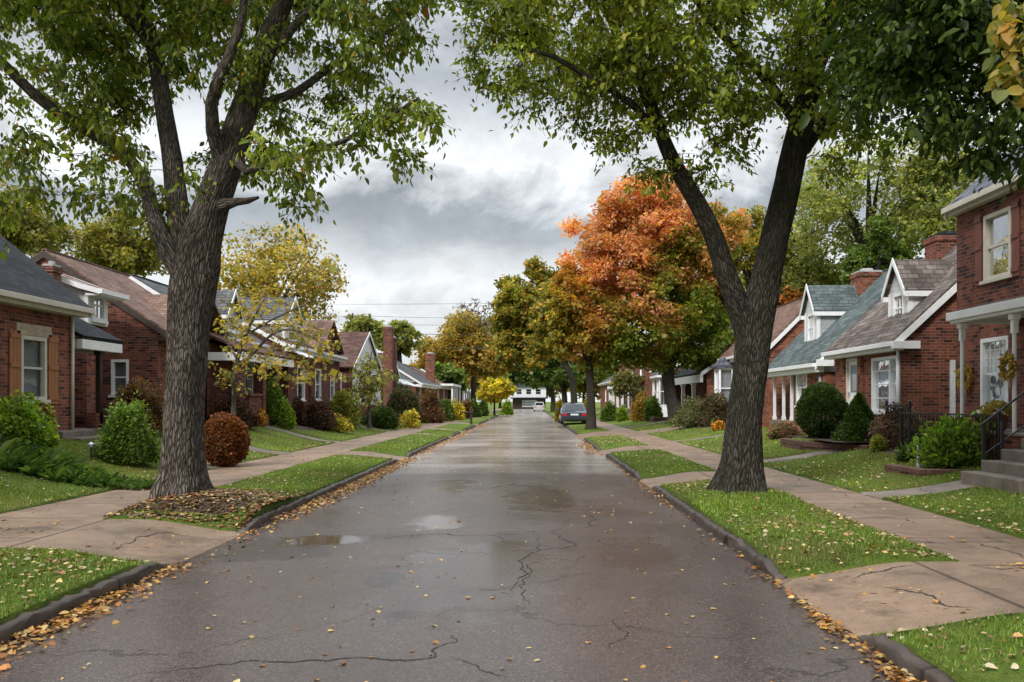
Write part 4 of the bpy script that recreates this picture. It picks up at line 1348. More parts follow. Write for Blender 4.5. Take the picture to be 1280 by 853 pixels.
# ------------------------------------------------------------------ houses
def window(house, fr, a, z, w, hh, style='sash', cover='blind', frame=None, name='window', sill=True, mull=0):
    """a sash window on plane fr, centred at a, sill height z; frame is the part, glass and sill its sub-parts"""
    frame = frame or M['white']
    a0, a1, z0, z1 = a - w / 2, a + w / 2, z, z + hh
    c = .085
    k = MB()
    k.fbox(fr, a0, a0 + c, -.10, .018, z0, z1).fbox(fr, a1 - c, a1, -.10, .018, z0, z1)
    k.fbox(fr, a0 + c, a1 - c, -.10, .018, z1 - c, z1).fbox(fr, a0 + c, a1 - c, -.10, .018, z0, z0 + c * .8)
    xs = [a0 + c]
    for i in range(mull):
        m = a0 + (a1 - a0) * (.36 if mull == 1 else (i + 1) / (mull + 1))
        k.fbox(fr, m - .04, m + .04, -.09, .006, z0 + c * .8, z1 - c)
    if style == 'sash':
        zm = z0 + hh * .5
        k.fbox(fr, a0 + c, a1 - c, -.092, -.035, zm - .025, zm + .025)
    elif style == 'bars':
        for i in range(1, 4):
            zm = z0 + hh * i / 4
            k.fbox(fr, a0 + c, a1 - c, -.075, -.05, zm - .014, zm + .014)
    elif style == 'lead':
        zm = z0 + hh * .5
        k.fbox(fr, a0 + c, a1 - c, -.092, -.035, zm - .025, zm + .025)
        wi = (w - 2 * c)
        for i in range(1, 5):
            aa = a0 + c + wi * i / 5
            k.fbox(fr, aa - .007, aa + .007, -.075, -.058, zm + .025, z1 - c)
        for i in range(1, 4):
            zz = zm + (z1 - c - zm) * i / 4
            k.fbox(fr, a0 + c, a1 - c, -.076, -.059, zz - .007, zz + .007)
    o = k.build(name, frame, house)
    MB().add([fr.p(a0 + c * .9, -.07, z0 + .05), fr.p(a1 - c * .9, -.07, z0 + .05), fr.p(a1 - c * .9, -.07, z1 - .05), fr.p(a0 + c * .9, -.07, z1 - .05)], [(0, 1, 2, 3)]).build('pane', M['glass'], o)
    if sill:
        MB().fbox(fr, a0 - .06, a1 + .06, -.06, .07, z0 - .075, z0 - .003).build('sill', frame, o)
    k = MB()
    if cover == 'blind':
        k.fbox(fr, a0 + .02, a1 - .02, -.16, -.145, z0 + .03, z1 - .02).build('blind', M['blind'], o)
    elif cover == 'half':
        k.fbox(fr, a0 + .02, a1 - .02, -.16, -.145, z0 + hh * .48, z1 - .02).build('blind', M['blind'], o)
    elif cover == 'curtain':
        n = 14
        for i in range(n):
            u0, u1 = a0 + (a1 - a0) * i / n, a0 + (a1 - a0) * (i + 1) / n
            b = -.17 - .03 * (i % 2)
            b2 = -.17 - .03 * ((i + 1) % 2)
            k.add([fr.p(u0, b, z0), fr.p(u1, b2, z0), fr.p(u1, b2, z1), fr.p(u0, b, z1)], [(0, 1, 2, 3)])
        k.build('curtain', M['curtain'], o)
    return (a0, a1, z0, z1)


def hole(a, z, w, hh):
    return (a - w / 2 + .004, a + w / 2 - .004, z + .004, z + hh - .004)


def door(house, fr, a, z, w=.95, hh=2.05, mat='white', lite=True, frame=None):
    a0, a1 = a - w / 2, a + w / 2
    k = MB().fbox(fr, a0 + .07, a1 - .07, -.10, -.05, z, z + hh - .07)
    for (p0, p1) in ((.08, .42), (.5, .92)):
        zz0, zz1 = z + hh * p0, z + hh * p1
        if lite and p0 > .3:
            continue
        k.fbox(fr, a0 + .18, a1 - .18, -.05, -.038, zz0, zz1)
    o = k.build('door', M[mat], house)
    f = frame or M['white']
    MB().fbox(fr, a0, a0 + .075, -.1, .02, z, z + hh).fbox(fr, a1 - .075, a1, -.1, .02, z, z + hh).fbox(fr, a0 + .075, a1 - .075, -.1, .02, z + hh - .075, z + hh).build('door_frame', f, o)
    if lite:
        MB().fbox(fr, a0 + .2, a1 - .2, -.05, -.04, z + hh * .5, z + hh * .9).build('pane', M['glass'], o)
    MB().fbox(fr, a1 - .17, a1 - .13, -.05, .0, z + hh * .46, z + hh * .5).build('handle', M['metal'], o)


def shutter(house, fr, a, z, w, hh, mat='shutter'):
    k = MB()
    n = max(2, int(w / .11))
    for i in range(n):
        k.fbox(fr, a - w / 2 + w * i / n + .004, a - w / 2 + w * (i + 1) / n - .004, .006, .03, z, z + hh)
    for zz in (.06, .5, .9):
        k.fbox(fr, a - w / 2 + .008, a + w / 2 - .008, .03, .052, z + hh * zz, z + hh * zz + .09)
    k.build('shutter', M[mat], house)


def side_roof(house, X0, s, Y0, Y1, depth, eave, pitch, roofmat, ov=.28, ovr=.12, t=.09, fascia='white', rake='white', fh=.2, ridge_frac=.5):
    """roof with its ridge along the street; pitch = rise per run"""
    xr = X0 + s * depth * ridge_frac
    zr = eave + pitch * depth * ridge_frac
    xb = X0 + s * depth
    xe, ze = X0 - s * ov, eave - pitch * ov
    a, b = Y0 - ovr, Y1 + ovr
    zb = zr - pitch * abs(xb + s * .2 - xr)
    k = MB()
    k.slab([(xe, a, ze), (xr, a, zr), (xr, b, zr), (xe, b, ze)], t)
    k.slab([(xb + s * .2, a, zb), (xr + s * .002, a, zr - .001), (xr + s * .002, b, zr - .001), (xb + s * .2, b, zb)], t)
    k.box(min(xr - .09, xr + .09), xr + .09, a, b, zr + t * .9, zr + t * 1.35)
    roof = k.build('roof', M[roofmat], house)
    # gutter and fascia along the eave
    MB().box(*sorted((xe - s * .10, xe + s * .03)), a - .02, b + .02, ze - .05, ze + .075).box(*sorted((xe + s * .031, X0 + s * .001)), a + .01, b - .01, ze - fh, ze - .03).build('gutter', M[fascia], house, bevel=.012)
    for yy in (a, b):
        k = MB()
        w0, w1 = (yy - .035, yy - .003) if yy == a else (yy + .003, yy + .035)
        for (p, q) in (((xe, ze), (xr, zr)), ((xb, zr - pitch * abs(xb - xr)), (xr, zr))):
            k.prism([(p[0], w0, p[1] + .05), (p[0], w0, p[1] - .16), (q[0], w0, q[1] - .16), (q[0], w0, q[1] + .05)], (0, w1 - w0, 0))
        k.build('rake_board', M[rake], house)
    return roof, xr, zr


def shell(house, X0, s, Y0, Y1, depth, zb, eave, pitch, brick, fholes=(), sholes=(), ridge_frac=.5):
    """brick walls under a side gabled roof"""
    k = MB()
    xb = X0 + s * depth
    front = F((X0, 0, 0), (0, 1, 0), (-s, 0, 0))
    near = F((0, Y0, 0), (1, 0, 0), (0, -1, 0))
    k.panel(front, Y0, Y1, zb, eave, fholes)
    k.panel(near, min(X0, xb), max(X0, xb), zb, eave, sholes)
    zr = eave + pitch * depth * ridge_frac
    xr = X0 + s * depth * ridge_frac
    eb = zr - pitch * depth * (1 - ridge_frac)
    for yy in (Y0, Y1):
        k.add([(X0, yy, eave), (xb, yy, eave), (xb, yy, max(eave, eb)), (xr, yy, zr)], [(0, 1, 2, 3)])
    k.add([(X0, Y1, zb), (xb, Y1, zb), (xb, Y1, eave), (X0, Y1, eave)], [(0, 1, 2, 3)])
    k.add([(xb, Y0, zb), (xb, Y1, zb), (xb, Y1, eave), (xb, Y0, eave)], [(0, 1, 2, 3)])
    k.build('wall', M[brick], house, recalc=False)
    MB().box(*sorted((X0 + s * .9, X0 + s * 1.0)), Y0 + .1, Y1 - .1, zb, eave).build('dark_backing', M['dark_room'], house)
    return front, near


def dormer(house, s, xf, y0, y1, zbot, zeave, zpeak, back, wall='siding', roofmat='roof_grey', side=None, win=True, wz=None, trim='white'):
    """gabled dormer; front face at xf looking at the street"""
    ym = (y0 + y1) / 2
    fr = F((xf, 0, 0), (0, 1, 0), (-s, 0, 0))
    xb = xf + s * back
    k = MB()
    ww, wh = (y1 - y0) * .52, (zeave - zbot) * .86
    wz0 = zbot + .06
    k.panel(fr, y0, y1, zbot, zeave, [hole(ym, wz0, ww, wh)] if win else [], .08)
    k.add([fr.p(y0, 0, zeave), fr.p(y1, 0, zeave), fr.p(ym, 0, zpeak)], [(0, 1, 2)])
    d = k.build('dormer', M[wall], house, recalc=False)
    for yy in (y0, y1):
        MB().add([(xf, yy, zbot), (xb, yy, zbot), (xb, yy, zeave), (xf, yy, zeave)], [(0, 1, 2, 3)]).build('cheek', M[side or wall], d, recalc=False)
    pit = (zpeak - zeave) / (ym - y0)
    o = .06
    k = MB()
    for sg, ye in ((-1, y0), (1, y1)):
        ye2, ze2 = ye + sg * o, zeave - pit * o
        k.slab([(xf - s * .16, ye2, ze2), (xf - s * .16, ym + sg * .002, zpeak), (xb + s * .6, ym + sg * .002, zpeak), (xb + s * .6, ye2, ze2)], .06)
    k.build('dormer_roof', M[roofmat], d)
    k = MB()
    xa, xc = sorted((xf - s * .19, xf - s * .163))
    for sg, ye in ((-1, y0), (1, y1)):
        ye2, ze2 = ye + sg * (o + .02), zeave - pit * (o + .02)
        k.prism([(xa, ye2, ze2 + .09), (xa, ye2, ze2 - .09), (xa, ym, zpeak - .09), (xa, ym, zpeak + .09)], (xc - xa, 0, 0))
        k.box(*sorted((xf - s * .16, xb - s * .1)), *sorted((ye + sg * .002, ye + sg * .13)), zeave - pit * o - .15, zeave - pit * o - .005)
    # corner boards and casing
    for yy in ((y0 - .012, y0 + .09), (y1 - .09, y1 + .012)):
        k.box(*sorted((xf - s * .02, xf + s * .10)), yy[0], yy[1], zbot - .03, zeave - .02)
    k.build('trim', M[trim], d)
    if win:
        a0, a1, z0, z1 = ym - ww / 2, ym + ww / 2, wz0, wz0 + wh
        k = MB()
        c = .07
        k.fbox(fr, a0, a0 + c, -.06, .03, z0, z1).fbox(fr, a1 - c, a1, -.06, .03, z0, z1).fbox(fr, a0 + c, a1 - c, -.06, .03, z1 - c, z1).fbox(fr, a0 + c, a1 - c, -.06, .03, z0, z0 + c)
        k.fbox(fr, a0 + c, a1 - c, -.05, -.01, (z0 + z1) / 2 - .025, (z0 + z1) / 2 + .025).fbox(fr, ym - .012, ym + .012, -.04, -.016, z0 + c, z1 - c)
        k.fbox(fr, a0 - .06, a1 + .06, -.03, .06, z0 - .06, z0 - .002)
        k.build('window_frame', M[trim], d)
        MB().add([fr.p(a0 + .05, -.035, z0 + .05), fr.p(a1 - .05, -.035, z0 + .05), fr.p(a1 - .05, -.035, z1 - .05), fr.p(a0 + .05, -.035, z1 - .05)], [(0, 1, 2, 3)]).build('pane', M['glass'], d)
        MB().fbox(fr, a0 + .02, a1 - .02, -.3, -.28, z0, z1).build('dark_backing', M['dark_room'], d)
    return d


def chimney(parent, x, y, w, d, z0, z1, brick='brick_red', cap=True, pot='cap'):
    k = MB().box(x - w / 2, x + w / 2, y - d / 2, y + d / 2, z0, z1 - .16)
    k.box(x - w / 2 - .035, x + w / 2 + .035, y - d / 2 - .035, y + d / 2 + .035, z1 - .16, z1)
    o = k.build('chimney', M[brick], parent)
    if cap:
        MB().prism([(x - w / 2, y - d / 2, z1 + .002), (x + w / 2, y - d / 2, z1 + .002), (x + w / 2, y + d / 2, z1 + .002), (x - w / 2, y + d / 2, z1 + .002)], (0, 0, .06)).lathe((x, y, z1 + .062), [(w * .3, 0), (w * .28, .1), (w * .22, .1)], 12).build('chimney_cap', M[pot], o)
    return o


def downspout(house, x, y, z0, z1, r=.045, mat='white'):
    MB().tube((x, y, z0), (x, y, z1), r, r, 10).build('downspout', M[mat], house, smooth=True)


def steps(house, s, x_top, y0, y1, z_top, n, zg, tread=.32, name='steps'):
    k = MB()
    rise = (z_top - zg) / n
    for i in range(n):
        xo = x_top - s * tread * (i + 1)
        k.box(*sorted((xo, xo + s * tread)), y0 + .001 * i, y1 - .001 * i, zg - .1, z_top - rise * i)
    return k.build(name, M['step'], house, bevel=.018)


def post(house, x, y, z0, z1, r=.06, mat='white', square=True):
    k = MB()
    if square:
        k.box(x - r, x + r, y - r, y + r, z0, z1)
        k.box(x - r * 1.5, x + r * 1.5, y - r * 1.5, y + r * 1.5, z1 - .12, z1 - .002).box(x - r * 1.35, x + r * 1.35, y - r * 1.35, y + r * 1.35, z0 + .002, z0 + .14)
    else:
        k.tube((x, y, z0), (x, y, z1), r)
    return k.build('porch_post', M[mat], house)


def house(label, X0, Y, zg=None, name='brick_house'):
    return empty(name, (X0, Y, hz(X0, Y) if zg is None else zg), label, 'house')


# ---- left 1: dark roof, brown shutters
X, s = -11.0, -1
H1 = house('brick house with black shingle roof, brown plank shutters and stone lintel', X, 15)
wy, wz, ww, wh = 17.72, 1.74, .92, 1.40
fr, nr = shell(H1, X, s, 9.5, 19.2, 8, .2, 4.14, .80, 'brick_red', [hole(wy, wz, ww, wh), hole(13.0, wz, .9, 1.4)], [])
window(H1, fr, wy, wz, ww, wh, 'sash', 'blind', M['cream'])
window(H1, fr, 13.0, wz, .9, 1.4, 'sash', 'half', M['cream'])
k = MB().fbox(fr, wy - .62, wy + .62, -.05, .03, wz + wh + .003, wz + wh + .26)
k.build('lintel', M['stone'], H1, bevel=.02)
for dy in (-.68, .68):
    shutter(H1, fr, wy + dy, wz - .10, .36, wh + .18)
side_roof(H1, X, s, 9.5, 19.2, 8, 4.14, .80, 'roof_black', ov=.34, ovr=.22, fascia='cream', rake='cream', fh=.14)
downspout(H1, X + .06, 19.12, .8, 3.8, .036, 'cream')
# entrance porch at the far corner, set back
yp0, yp1, xw = 19.2, 21.0, -12.5
k = MB().box(-16, xw, yp0 + .01, yp1, .2, 4.5).box(xw + .01, -11.3, yp1 - .2, yp1, .2, 1.3)
k.build('wall', M['brick_dark'], H1)
MB().slab([(-10.85, yp0 + .13, 3.22), (-13.4, yp0 + .13, 4.55), (-13.4, yp1 + .25, 4.55), (-10.85, yp1 + .25, 3.22)], .09).build('porch_roof', M['roof_black'], H1)
MB().box(-10.98, -10.83, yp0 + .14, yp1 + .24, 2.98, 3.21).box(-12.4, -10.99, yp1 + .1, yp1 + .22, 2.98, 3.2).box(-12.45, -10.99, yp0 + .14, yp0 + .2, 2.98, 3.2).build('porch_beam', M['white'], H1, bevel=.01)
MB().box(xw, -11.0, yp0 + .02, yp1 - .26, .3, 1.02).build('porch_floor', M['step'], H1)
post(H1, -11.08, 20.55, 1.02, 3.0, .06, 'dark_wood')
MB().box(-11.25, -11.02, 20.3, 20.95, .3, 1.4).build('porch_wall', M['brick_dark'], H1)
fp = F((xw, 0, 0), (0, 1, 0), (1, 0, 0))
door(H1, F((xw + .12, 0, 0), (0, 1, 0), (1, 0, 0)), 19.95, 1.03, .95, 2.0, 'dark_door')
ws = F((xw + .12, 0, 0), (0, 1, 0), (1, 0, 0))
window(H1, ws, 20.75, 1.75, .4, 1.2, 'sash', 'none')
k = MB()
for i, (xa, xb_, za) in enumerate(((-10.99, -10.6, 1.02), (-10.6, -10.2, .87), (-10.2, -9.65, .74))):
    k.box(xa, xb_, 18.15 + .003 * i, 19.5 - .003 * i, .3, za)
k.build('steps', M['step'], H1, bevel=.03)
MB().box(-12.36, -12.28, 20.44, 20.54, 2.1, 2.55).build('mailbox', M['cream'], H1)

# ---- left 2: brown roof, white side dormer
X = -11.55
H2 = house('brick house with brown shingle roof and a white sided projecting dormer', X, 26.5)
swin = (-12.72, 1.9, .55, 1.1)
fr, nr = shell(H2, X, s, 24.8, 30.2, 7, .3, 4.0, .66, 'brick_dark', [hole(27.5, 1.9, .9, 1.4)], [hole(*swin)])
window(H2, nr, *swin, 'sash', 'blind')
window(H2, fr, 27.5, 1.9, .9, 1.4)
side_roof(H2, X, s, 24.8, 30.2, 7, 4.0, .66, 'roof_brown', ov=.35, ovr=.05, fascia='dark_wood', rake='dark_wood')
# front cross gable roof running back from the street
k = MB()
for sg in (-1, 1):
    k.slab([(-11.1, 27.8 + sg * 1.9, 3.95), (-11.1, 27.8 + sg * .002, 5.35), (-14.6, 27.8 + sg * .002, 5.35), (-14.6, 27.8 + sg * 1.9, 3.95)], .08)
k.build('cross_roof', M['roof_brown'], H2)
# brick bay carrying the white boarded upper box
MB().box(-15.5, -12.62, 22.75, 23.55, .3, 3.95).build('wall', M['brick_dark'], H2)
frd = F((-12.5, 0, 0), (0, 1, 0), (1, 0, 0))
k = MB().panel(frd, 22.6, 23.66, 3.9, 5.0, [hole(23.15, 4.05, .66, .84)], .08)
k.add([(-12.5, 22.6, 3.9), (-15.5, 22.6, 3.9), (-15.5, 22.6, 5.9), (-14.0, 22.6, 5.55), (-12.5, 22.6, 5.0)], [(0, 1, 2, 3, 4)])
k.add([(-12.5, 22.6, 3.9), (-15.5, 22.6, 3.9), (-15.5, 23.66, 3.9), (-12.5, 23.66, 3.9)], [(0, 1, 2, 3)])
k.add([(-12.5, 23.66, 3.9), (-15.5, 23.66, 3.9), (-15.5, 23.66, 5.9), (-14.0, 23.66, 5.55), (-12.5, 23.66, 5.0)], [(0, 1, 2, 3, 4)])
dd = k.build('dormer', M['siding'], H2, recalc=False)
k = MB()
a0, a1, z0, z1 = 22.82, 23.48, 4.05, 4.89
k.fbox(frd, a0, a0 + .07, -.06, .03, z0, z1).fbox(frd, a1 - .07, a1, -.06, .03, z0, z1).fbox(frd, a0 + .07, a1 - .07, -.06, .03, z1 - .07, z1).fbox(frd, a0 + .07, a1 - .07, -.06, .03, z0, z0 + .07)
k.fbox(frd, a0 + .07, a1 - .07, -.05, -.01, 4.45, 4.5).fbox(frd, 23.14, 23.16, -.04, -.01, z0 + .07, z1 - .07).fbox(frd, a0 - .08, a1 + .08, -.02, .08, z0 - .08, z0 - .003)
k.fbox(frd, 22.58, 22.7, -.1, .015, 3.88, 5.0)
k.build('window_frame', M['white'], dd)
MB().add([frd.p(a0 + .05, -.035, z0 + .05), frd.p(a1 - .05, -.035, z0 + .05), frd.p(a1 - .05, -.035, z1 - .05), frd.p(a0 + .05, -.035, z1 - .05)], [(0, 1, 2, 3)]).build('pane', M['glass'], dd)
k = MB()
prof = [(-12.05, 4.80), (-12.6, 4.95), (-13.2, 5.16), (-13.7, 5.36), (-14.2, 5.55)]
for (xa, za), (xb_, zb_) in zip(prof[:-1], prof[1:]):
    k.slab([(xa, 22.42, za), (xb_, 22.42, zb_), (xb_, 23.9, zb_), (xa, 23.9, za)], .07)
k.build('dormer_roof', M['roof_brown'], dd)
k = MB()
for (xa, za), (xb_, zb_) in zip(prof[:-1], prof[1:]):
    k.prism([(xa, 22.37, za - .09), (xb_, 22.37, zb_ - .09), (xb_, 22.37, zb_ + .06), (xa, 22.37, za + .06)], (0, .047, 0))
k.box(-12.05, -11.98, 22.37, 23.9, 4.73, 4.86).box(-12.48, -12.055, 22.43, 23.8, 4.68, 4.74)
k.build('trim', M['white'], dd)
chimney(H2, -13.25, 22.15, .28, .4, .3, 5.42, 'brick_red', True)

# ---- left 3: grey roof, porch with brick piers, brick wing with white gable dormer
X = -11.2
H3 = house('brick house with grey roof, a deep porch on brick piers and a white peaked dormer', -10.3, 34)
fr, nr = shell(H3, X, s, 29.6, 33.6, 7, .3, 4.1, .62, 'brick_brown', [hole(31.8, 1.9, .9, 1.4)], [])
window(H3, fr, 31.8, 1.9, .9, 1.4)
side_roof(H3, X, s, 29.6, 33.6, 7, 4.1, .62, 'roof_grey', ov=.2)
dormer(H3, s, -11.4, 29.8, 31.2, 4.3, 5.0, 5.9, 1.6, 'siding_grey', 'roof_grey')
MB().slab([(-9.9, 27.6, 3.42), (-11.9, 27.6, 4.3), (-11.9, 33.55, 4.3), (-9.9, 33.55, 3.42)], .08).build('porch_roof', M['roof_red'], H3)
MB().box(-10.05, -9.9, 27.6, 33.5, 3.12, 3.41).box(-11.2, -10.06, 27.6, 27.72, 3.12, 3.4).build('porch_beam', M['white'], H3)
MB().box(-11.2, -10.0, 27.7, 33.5, .3, 1.2).build('porch_floor', M['brick_brown'], H3)
for yy in (27.85, 30.1, 31.7):
    MB().box(-10.3, -10.0, yy - .16, yy + .16, 1.2, 3.12).build('porch_pier', M['brick_brown'], H3)
MB().box(-10.25, -10.05, 28.6, 29.9, 1.2, 1.9).box(-10.32, -9.98, 28.55, 29.95, 1.9, 1.98).build('porch_wall', M['brick_brown'], H3)
MB().box(-11.2, -11.1, 27.7, 29.6, .3, 4.0).build('wall', M['brick_brown'], H3)
X = -10.3
swin = (-10.95, 2.1, .62, 1.0)
fr, nr = shell(H3, X, s, 33.65, 43.2, 6, .3, 4.15, .50, 'brick_brown', [hole(35.9, 1.78, 1.15, 1.5), hole(38.8, 1.78, 1.05, 1.5), hole(41.6, 1.78, .9, 1.5)], [hole(*swin)])
window(H3, nr, *swin, 'sash', 'blind')
for yy, w in ((35.9, 1.15), (38.8, 1.05), (41.6, .9)):
    window(H3, fr, yy, 1.78, w, 1.5, 'sash', 'none', mull=0)
for yy in (33.75, 37.3):
    MB().fbox(fr, yy - .14, yy + .14, .002, .12, .3, 4.1).build('pilaster', M['brick_brown'], H3)
side_roof(H3, X, s, 33.65, 43.2, 6, 4.15, .50, 'roof_red', ov=.3)
dormer(H3, s, -10.65, 34.6, 36.9, 4.35, 5.25, 6.3, 2.0, 'siding', 'roof_grey', 'siding_grey')
k = MB()
for sg in (-1, 1):
    k.slab([(-9.95, 40.6 + sg * 2.1, 4.2), (-9.95, 40.6 + sg * .002, 5.75), (-13.4, 40.6 + sg * .002, 5.75), (-13.4, 40.6 + sg * 2.1, 4.2)], .08)
k.build('cross_roof', M['roof_brown'], H3)
MB().add([(-10.22, 38.6, 4.16), (-10.22, 42.6, 4.16), (-10.22, 40.6, 5.72)], [(0, 1, 2)]).build('gable', M['brick_brown'], H3)
MB().slab([(-9.4, 33.7, 3.55), (-10.35, 33.7, 3.95), (-10.35, 35.0, 3.95), (-9.4, 35.0, 3.55)], .06).build('awning', M['white'], H3)


def front_gable(H, X0, s, Y0, Y1, depth, zb, eave, peak, brick, gablemat, roofmat, wins=(), swins=(), ov=.3, zsplit=None):
    """roof ridge at right angles to the street, gable towards it"""
    ym = (Y0 + Y1) / 2
    fr = F((X0, 0, 0), (0, 1, 0), (-s, 0, 0))
    nr = F((0, Y0, 0), (1, 0, 0), (0, -1, 0))
    xb = X0 + s * depth
    zs = zsplit or zb
    k = MB()
    k.panel(nr, min(X0, xb), max(X0, xb), zb, eave, [hole(*w[:4]) for w in swins])
    k.add([(X0, Y1, zb), (xb, Y1, zb), (xb, Y1, eave), (X0, Y1, eave)], [(0, 1, 2, 3)])
    k.add([(xb, Y0, zb), (xb, Y1, zb), (xb, Y1, eave), (xb, ym, peak), (xb, Y0, eave)], [(0, 1, 2, 3, 4)])
    if zs > zb:
        k.panel(fr, Y0, Y1, zb, zs)
    k.build('wall', M[brick], H, recalc=False)
    k = MB().panel(fr, Y0, Y1, zs, eave, [hole(*w[:4]) for w in wins])
    k.add([fr.p(Y0, 0, eave), fr.p(Y1, 0, eave), fr.p(ym, 0, peak)], [(0, 1, 2)])
    k.build('gable', M[gablemat], H, recalc=False)
    for w in wins:
        window(H, fr, *w[:4], 'sash', 'none')
    for w in swins:
        window(H, nr, *w[:4], 'sash', 'none')
    pit = (peak - eave) / (ym - Y0)
    k, q = MB(), MB()
    xa, xc = sorted((X0 - s * (ov + .03), X0 - s * (ov + .003)))
    for sg, ye in ((-1, Y0), (1, Y1)):
        ye2, ze2 = ye + sg * .25, eave - pit * .25
        k.slab([(X0 - s * ov, ye2, ze2), (X0 - s * ov, ym + sg * .002, peak), (xb, ym + sg * .002, peak), (xb, ye2, ze2)], .09)
        q.prism([(xa, ye2, ze2 + .1), (xa, ye2, ze2 - .12), (xa, ym, peak - .12), (xa, ym, peak + .1)], (xc - xa, 0, 0))
    k.build('roof', M[roofmat], H)
    q.build('rake_board', M['white'], H)
    MB().box(*sorted((X0 + s * .9, X0 + s * 1)), Y0 + .1, Y1 - .1, zb, eave).build('dark_backing', M['dark_room'], H)
    return fr, nr


# ---- left 4: white gable
H4 = house('brown roofed house with a tall white front gable', -10.5, 51)
front_gable(H4, -10.0, -1, 45.0, 53.4, 8, .3, 3.7, 5.9, 'brick_brown', 'siding', 'roof_red', [(48.2, 1.9, 1.0, 1.5), (50.6, 1.9, 1.0, 1.5)], [(-11.0, 1.9, .8, 1.4)], zsplit=1.5, ov=.12)
MB().slab([(-14.5, 46.0, 5.2), (-16.5, 46.0, 7.2), (-16.5, 54, 7.2), (-14.5, 54, 5.2)], .1).build('cross_roof', M['roof_red'], H4)
# ---- left 5: twin chimneys, small awnings
H5 = house('brick house with two tall brick chimneys at the street and white awnings', -10.5, 63)
front_gable(H5, -10.7, -1, 57.5, 63.5, 8, .3, 3.6, 5.3, 'brick_red', 'brick_red', 'roof_red', [(60.5, 1.9, 1.0, 1.4)], [], ov=.35)
chimney(H5, -10.15, 57.2, .62, .7, .4, 7.0, 'brick_red')
chimney(H5, -10.1, 58.6, .55, .6, .4, 6.35, 'brick_red')
fr, nr = shell(H5, -10.9, -1, 63.6, 71.5, 7, .3, 3.7, .65, 'brick_orange', [hole(66, 1.8, 1.2, 1.4), hole(69, 1.8, 1.2, 1.4)], [])
for yy in (66, 69):
    window(H5, fr, yy, 1.8, 1.2, 1.4, 'sash', 'none')
side_roof(H5, -10.9, -1, 63.6, 71.5, 7, 3.7, .65, 'roof_grey', ov=.4, fh=.3)
MB().slab([(-9.3, 58.9, 2.9), (-10.65, 58.9, 3.6), (-10.65, 62.8, 3.6), (-9.3, 62.8, 2.9)], .07).build('awning', M['white'], H5)
MB().slab([(-9.5, 64.6, 2.9), (-10.85, 64.6, 3.5), (-10.85, 68, 3.5), (-9.5, 68, 2.9)], .07).build('awning', M['white'], H5)
# ---- left 6, 7, 8
H6 = house('long low brick house with swept grey roof and a red chimney', -10.6, 79)
fr, nr = shell(H6, -10.6, -1, 74.0, 86.0, 8, .3, 3.7, .62, 'brick_brown', [hole(77, 1.8, 1.3, 1.4), hole(82, 1.8, 1.3, 1.4)], [])
for yy in (77, 82):
    window(H6, fr, yy, 1.8, 1.3, 1.4, 'sash', 'curtain')
side_roof(H6, -10.6, -1, 74.0, 86.0, 8, 3.7, .62, 'roof_grey', ov=.6, fh=.3)
chimney(H6, -10.9, 87.2, .95, .8, .3, 6.9, 'brick_orange')
H7 = house('brick house with flat porch roof and slender white porch posts, far left', -10, 97)
fr, nr = shell(H7, -10.6, -1, 88.8, 103.0, 8, .3, 3.7, .55, 'brick_orange', [hole(92, 1.8, 1.3, 1.4), hole(98, 1.8, 1.3, 1.4)], [])
for yy in (92, 98):
    window(H7, fr, yy, 1.8, 1.3, 1.4, 'sash', 'none')
side_roof(H7, -10.6, -1, 88.8, 103.0, 8, 3.7, .55, 'roof_brown', ov=.4, fh=.3)
MB().box(-10.62, -8.9, 92.2, 103, 3.5, 3.75).build('porch_roof', M['white'], H7)
MB().box(-10.6, -9.0, 92.2, 103, .3, 1.0).build('porch_floor', M['brick_orange'], H7)
for yy in (92.6, 95.5, 98.5, 102.5):
    post(H7, -9.05, yy, 1.0, 3.5, .1)
H8 = house('farthest brick house on the left, dark roof behind the bright yellow tree', -10, 113)
fr, nr = shell(H8, -10.4, -1, 106, 120, 8, .3, 3.6, .6, 'brick_orange', [hole(110, 1.8, 1.3, 1.4), hole(115, 1.8, 1.3, 1.4)], [])
for yy in (110, 115):
    window(H8, fr, yy, 1.8, 1.3, 1.4, 'sash', 'none')
side_roof(H8, -10.4, -1, 106, 120, 8, 3.6, .6, 'roof_black', ov=.4, fh=.3)
MB().box(-10.3, -8.9, 106.5, 119, 3.0, 3.25).build('porch_roof', M['white'], H8)
for yy in (106.8, 111, 115, 118.7):
    post(H8, -9.0, yy, .6, 3.0, .12)

# ---- right 1: two storey
X, s = 9.7, 1
R1 = house('two storey brick house with slate roof, russet shutters and a white canopied entrance', X, 14)
up, dn = (16.62, 4.27, .98, 1.38), (16.72, 1.52, 1.0, 1.52)
fr, nr = shell(R1, X, s, 5.0, 18.2, 9, .2, 6.2, .86, 'brick_dark', [hole(*up), hole(*dn), hole(14.55, 1.12, .98, 2.05), hole(11.5, 4.27, .98, 1.38), hole(11.5, 1.52, 1.1, 1.52)], [])
window(R1, fr, *up, 'sash', 'none', M['cream'])
window(R1, fr, 11.5, 4.27, .98, 1.38, 'sash', 'half', M['cream'])
window(R1, fr, *dn, 'lead', 'curtain', M['white'])
window(R1, fr, 11.5, 1.52, 1.1, 1.52, 'lead', 'curtain', M['white'])
door(R1, fr, 14.55, 1.12, .98, 2.05, 'dark_door')
for dy in (-.66, .66):
    shutter(R1, fr, 16.62 + dy, 4.2, .25, 1.52, 'shutter_dark')
    shutter(R1, fr, 11.5 + dy, 4.2, .25, 1.52, 'shutter_dark')
side_roof(R1, X, s, 5.0, 18.2, 9, 6.2, .86, 'roof_slate', ov=.2, ovr=.1, fascia='cream', rake='cream', fh=.12)
